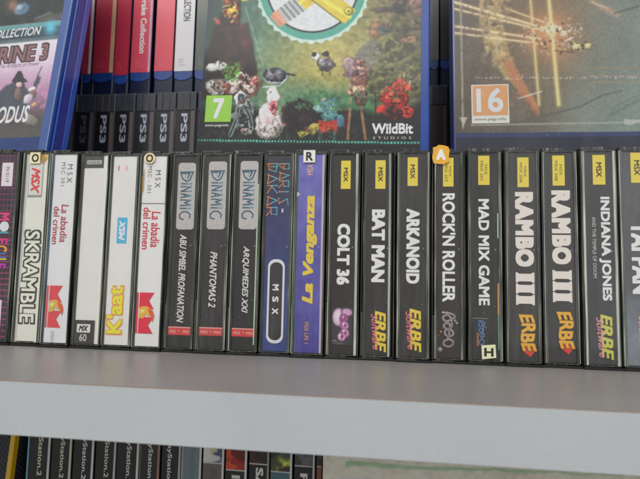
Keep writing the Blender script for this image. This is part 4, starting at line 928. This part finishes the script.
low_case(-143.6, -129.6, BK, 'fourth silver-lettered black case, after the wide white edge', zw=(-82.4, -51), wc=(158, 152, 138), edge_r=(140, 144, 150))
low_case(-129.4, -114.6, (26, 23, 22), 'fifth silver-lettered black case, beside one with a greenish edge', zw=(-84.6, -53.2), edge_r=(206, 206, 202))
low_case(-114.4, -101.4, (28, 32, 32), 'sixth silver-lettered case, with greenish and brown edges', edge_l=(70, 84, 74), zw=(-85.2, -54), edge_r=(120, 84, 74), f=(.38, .66))
low_case(-101.2, -88.4, (26, 24, 28), 'seventh lettered case, beside the grey-blue spine', word='PlayStation', zw=(-83.5, -56), edge_r=(130, 130, 132), f=(.30, .56))
low_case(-88.2, -75.6, (108, 122, 128), 'grey-blue spined case with faint dark lettering', word='PlayStation', wc=(70, 84, 88), zw=(-92, -60), edge_l=(150, 160, 164), edge_r=(214, 214, 208))
low_case(-75.4, -61.6, (104, 96, 90), 'brownish grey spine with a yellow and navy picture above', word='RU', wc=(70, 66, 62), top=((196, 188, 150), (206, 190, 90), (60, 70, 100), (210, 214, 214)), line=-69.2, zw=(-87, -73), f=(.34, .7), bold=.03, edge_r=(196, 196, 190))
low_case(-61.4, -47.6, (30, 29, 31), 'black spine with a red and orange picture above', word='IN', wc=(150, 148, 142), top=((150, 40, 30), (206, 80, 44), (90, 24, 20)), line=-72.4, zw=(-87, -75.5), f=(.34, .70), bold=.03, edge_r=(206, 206, 200))
low_case(-47.4, -34.4, (28, 27, 29), 'black spine with dark maroon picture above and grey letters', word='SA', wc=(158, 158, 154), top=((44, 28, 30), (70, 38, 38)), line=-68.2, zw=(-83, -70.5), f=(.38, .72), bold=.03, edge_r=(110, 108, 104))
low_case(-34.2, -20.6, (70, 104, 116), 'teal blue spine with a yellow-green and black picture above', word='', top=((150, 166, 60), (210, 206, 90), (34, 30, 30), (60, 70, 50)), line=-71.4, edge_r=(206, 210, 196))
low_case(-20.4, -7.4, (28, 27, 30), 'black spine with grey picture above and a white letter P', word='PR', wc=(206, 206, 204), top=((66, 66, 68), (110, 110, 112), (40, 38, 42)), line=-67.6, zw=(-86, -72), f=(.34, .66), bold=.03, edge_r=(200, 200, 198))
low_case(-7.2, -2.4, (150, 90, 56), 'thin brown and orange spine beside the cardboard box', word='', edge_r=None, top=((56, 44, 36), (96, 70, 50)), line=-67)

bxr = empty('cardboard_box', (-1.2, 20, -235.95), label='beige cardboard box with a green printed strip on the lower shelf', category='box')
p = Paint(196, 183, .6, lambda a, b: (a, b)); p.C[:] = (158, 154, 142); p.C += (p.noise(30, 4, 40)[..., None] - .5) * 14; p.C += (p.noise(2.5, 2, 41)[..., None] - .5) * 26
nz_ = p.noise(10, 3, 42, 1, 1)
zc = 176.2 + .025 * p.a - 0.2; hw = np.clip(3.0 - p.a * .012, .8, 3) + (nz_ - .5) * 1.6
p.blend((hw * .62 - np.abs(p.b - zc - .6 - (p.noise(9, 3, 48) - .5) * 2.4)) * 1.2 * (p.a > 12.3) * (p.b < 190), (104, 132, 100), .8)
p.blend((.7 - np.abs(p.b - zc - (p.noise(7, 2, 43) - .5) * 4)) * (p.a > 13), (140, 160, 136), .6)
MB().box(0, 196, .6, 150, 0, 183).build('carton', mat((150, 142, 126), .8, var=.08, key='cardboard'), bxr, bevel=.8)
fr_ = p.build('printed_front', painted_mat('carton_print', .7, 0), bxr, 0, 0, .3, g=1.95)
MB().rect(9.5, 38, 120, 170.0, .2).build('paper_label', mat((206, 206, 202), .6, key='label_paper'), fr_)
lettering(fr_, 'FRAGIL', mat((50, 50, 54), .5, key='ink'), 11.5, 29, 162.0, 168.8, .14, 'h', bold=.04)

# ------------------------------------------------------------------ camera
F = 477.534
yaw, pitch, roll = map(math.radians, (-6.81225, 4.55158, 1.19911))
fwd = Vector((math.sin(yaw) * math.cos(pitch), math.cos(yaw) * math.cos(pitch), math.sin(pitch)))
rg = Vector((math.cos(yaw), -math.sin(yaw), 0)); up = rg.cross(fwd)
r2 = rg * math.cos(roll) + up * math.sin(roll); u2 = -rg * math.sin(roll) + up * math.cos(roll)
cam = bpy.data.cameras.new('camera'); co = bpy.data.objects.new('camera', cam); COL.objects.link(co)
cam.sensor_fit = 'HORIZONTAL'; cam.sensor_width = 36; cam.lens = F / 640 * 36
cam.clip_start = .005; cam.clip_end = 50
mw = Matrix((r2, u2, -fwd)).transposed().to_4x4(); mw.translation = Vector((26.5568, -247.5846, 41.3409)) * MM
co.matrix_world = mw
cam.dof.use_dof = True; cam.dof.focus_distance = .252; cam.dof.aperture_fstop = 13.0
scene.camera = co

# ------------------------------------------------------------------ light: soft shop lighting from in front and above
def area(name, loc, target, size, size_y, energy, col):
    l = bpy.data.lights.new(name, 'AREA'); l.shape = 'RECTANGLE'; l.size = size; l.size_y = size_y; l.energy = energy; l.color = col
    o = bpy.data.objects.new(name, l); COL.objects.link(o); o.location = loc
    d = Vector(target) - Vector(loc); o.rotation_euler = d.to_track_quat('-Z', 'Y').to_euler(); return o
area('ceiling_lamp', (-.35, -1.25, 1.45), (0, 0, .05), 1.8, .9, 22, (1, .985, .96))
area('shop_window', (1.1, -1.6, .25), (0, 0, .0), 1.2, 1.4, 3.5, (.93, .97, 1))
w = bpy.data.worlds.new('World'); scene.world = w; w.use_nodes = True; nt = w.node_tree
bg = nt.nodes['Background']; tc = nt.nodes.new('ShaderNodeTexCoord'); sx = nt.nodes.new('ShaderNodeSeparateXYZ'); rp = nt.nodes.new('ShaderNodeValToRGB')
mr = nt.nodes.new('ShaderNodeMapRange'); mr.inputs[1].default_value = -1; mr.inputs[2].default_value = 1
nt.links.new(tc.outputs['Generated'], sx.inputs[0]); nt.links.new(sx.outputs[2], mr.inputs[0]); nt.links.new(mr.outputs[0], rp.inputs[0]); nt.links.new(rp.outputs[0], bg.inputs[0])
rp.color_ramp.elements[0].position = .25; rp.color_ramp.elements[0].color = (.30, .285, .27, 1)
rp.color_ramp.elements[1].position = .75; rp.color_ramp.elements[1].color = (.92, .92, .92, 1)
bg.inputs[1].default_value = .72

scene.view_settings.view_transform = 'Standard'; scene.view_settings.look = 'None'; scene.view_settings.exposure = 0
try:
    scene.cycles.filter_width = 1.7; scene.cycles.use_denoising = True
    scene.cycles.max_bounces = 8; scene.cycles.transparent_max_bounces = 16
    scene.cycles.caustics_reflective = False
except Exception: pass
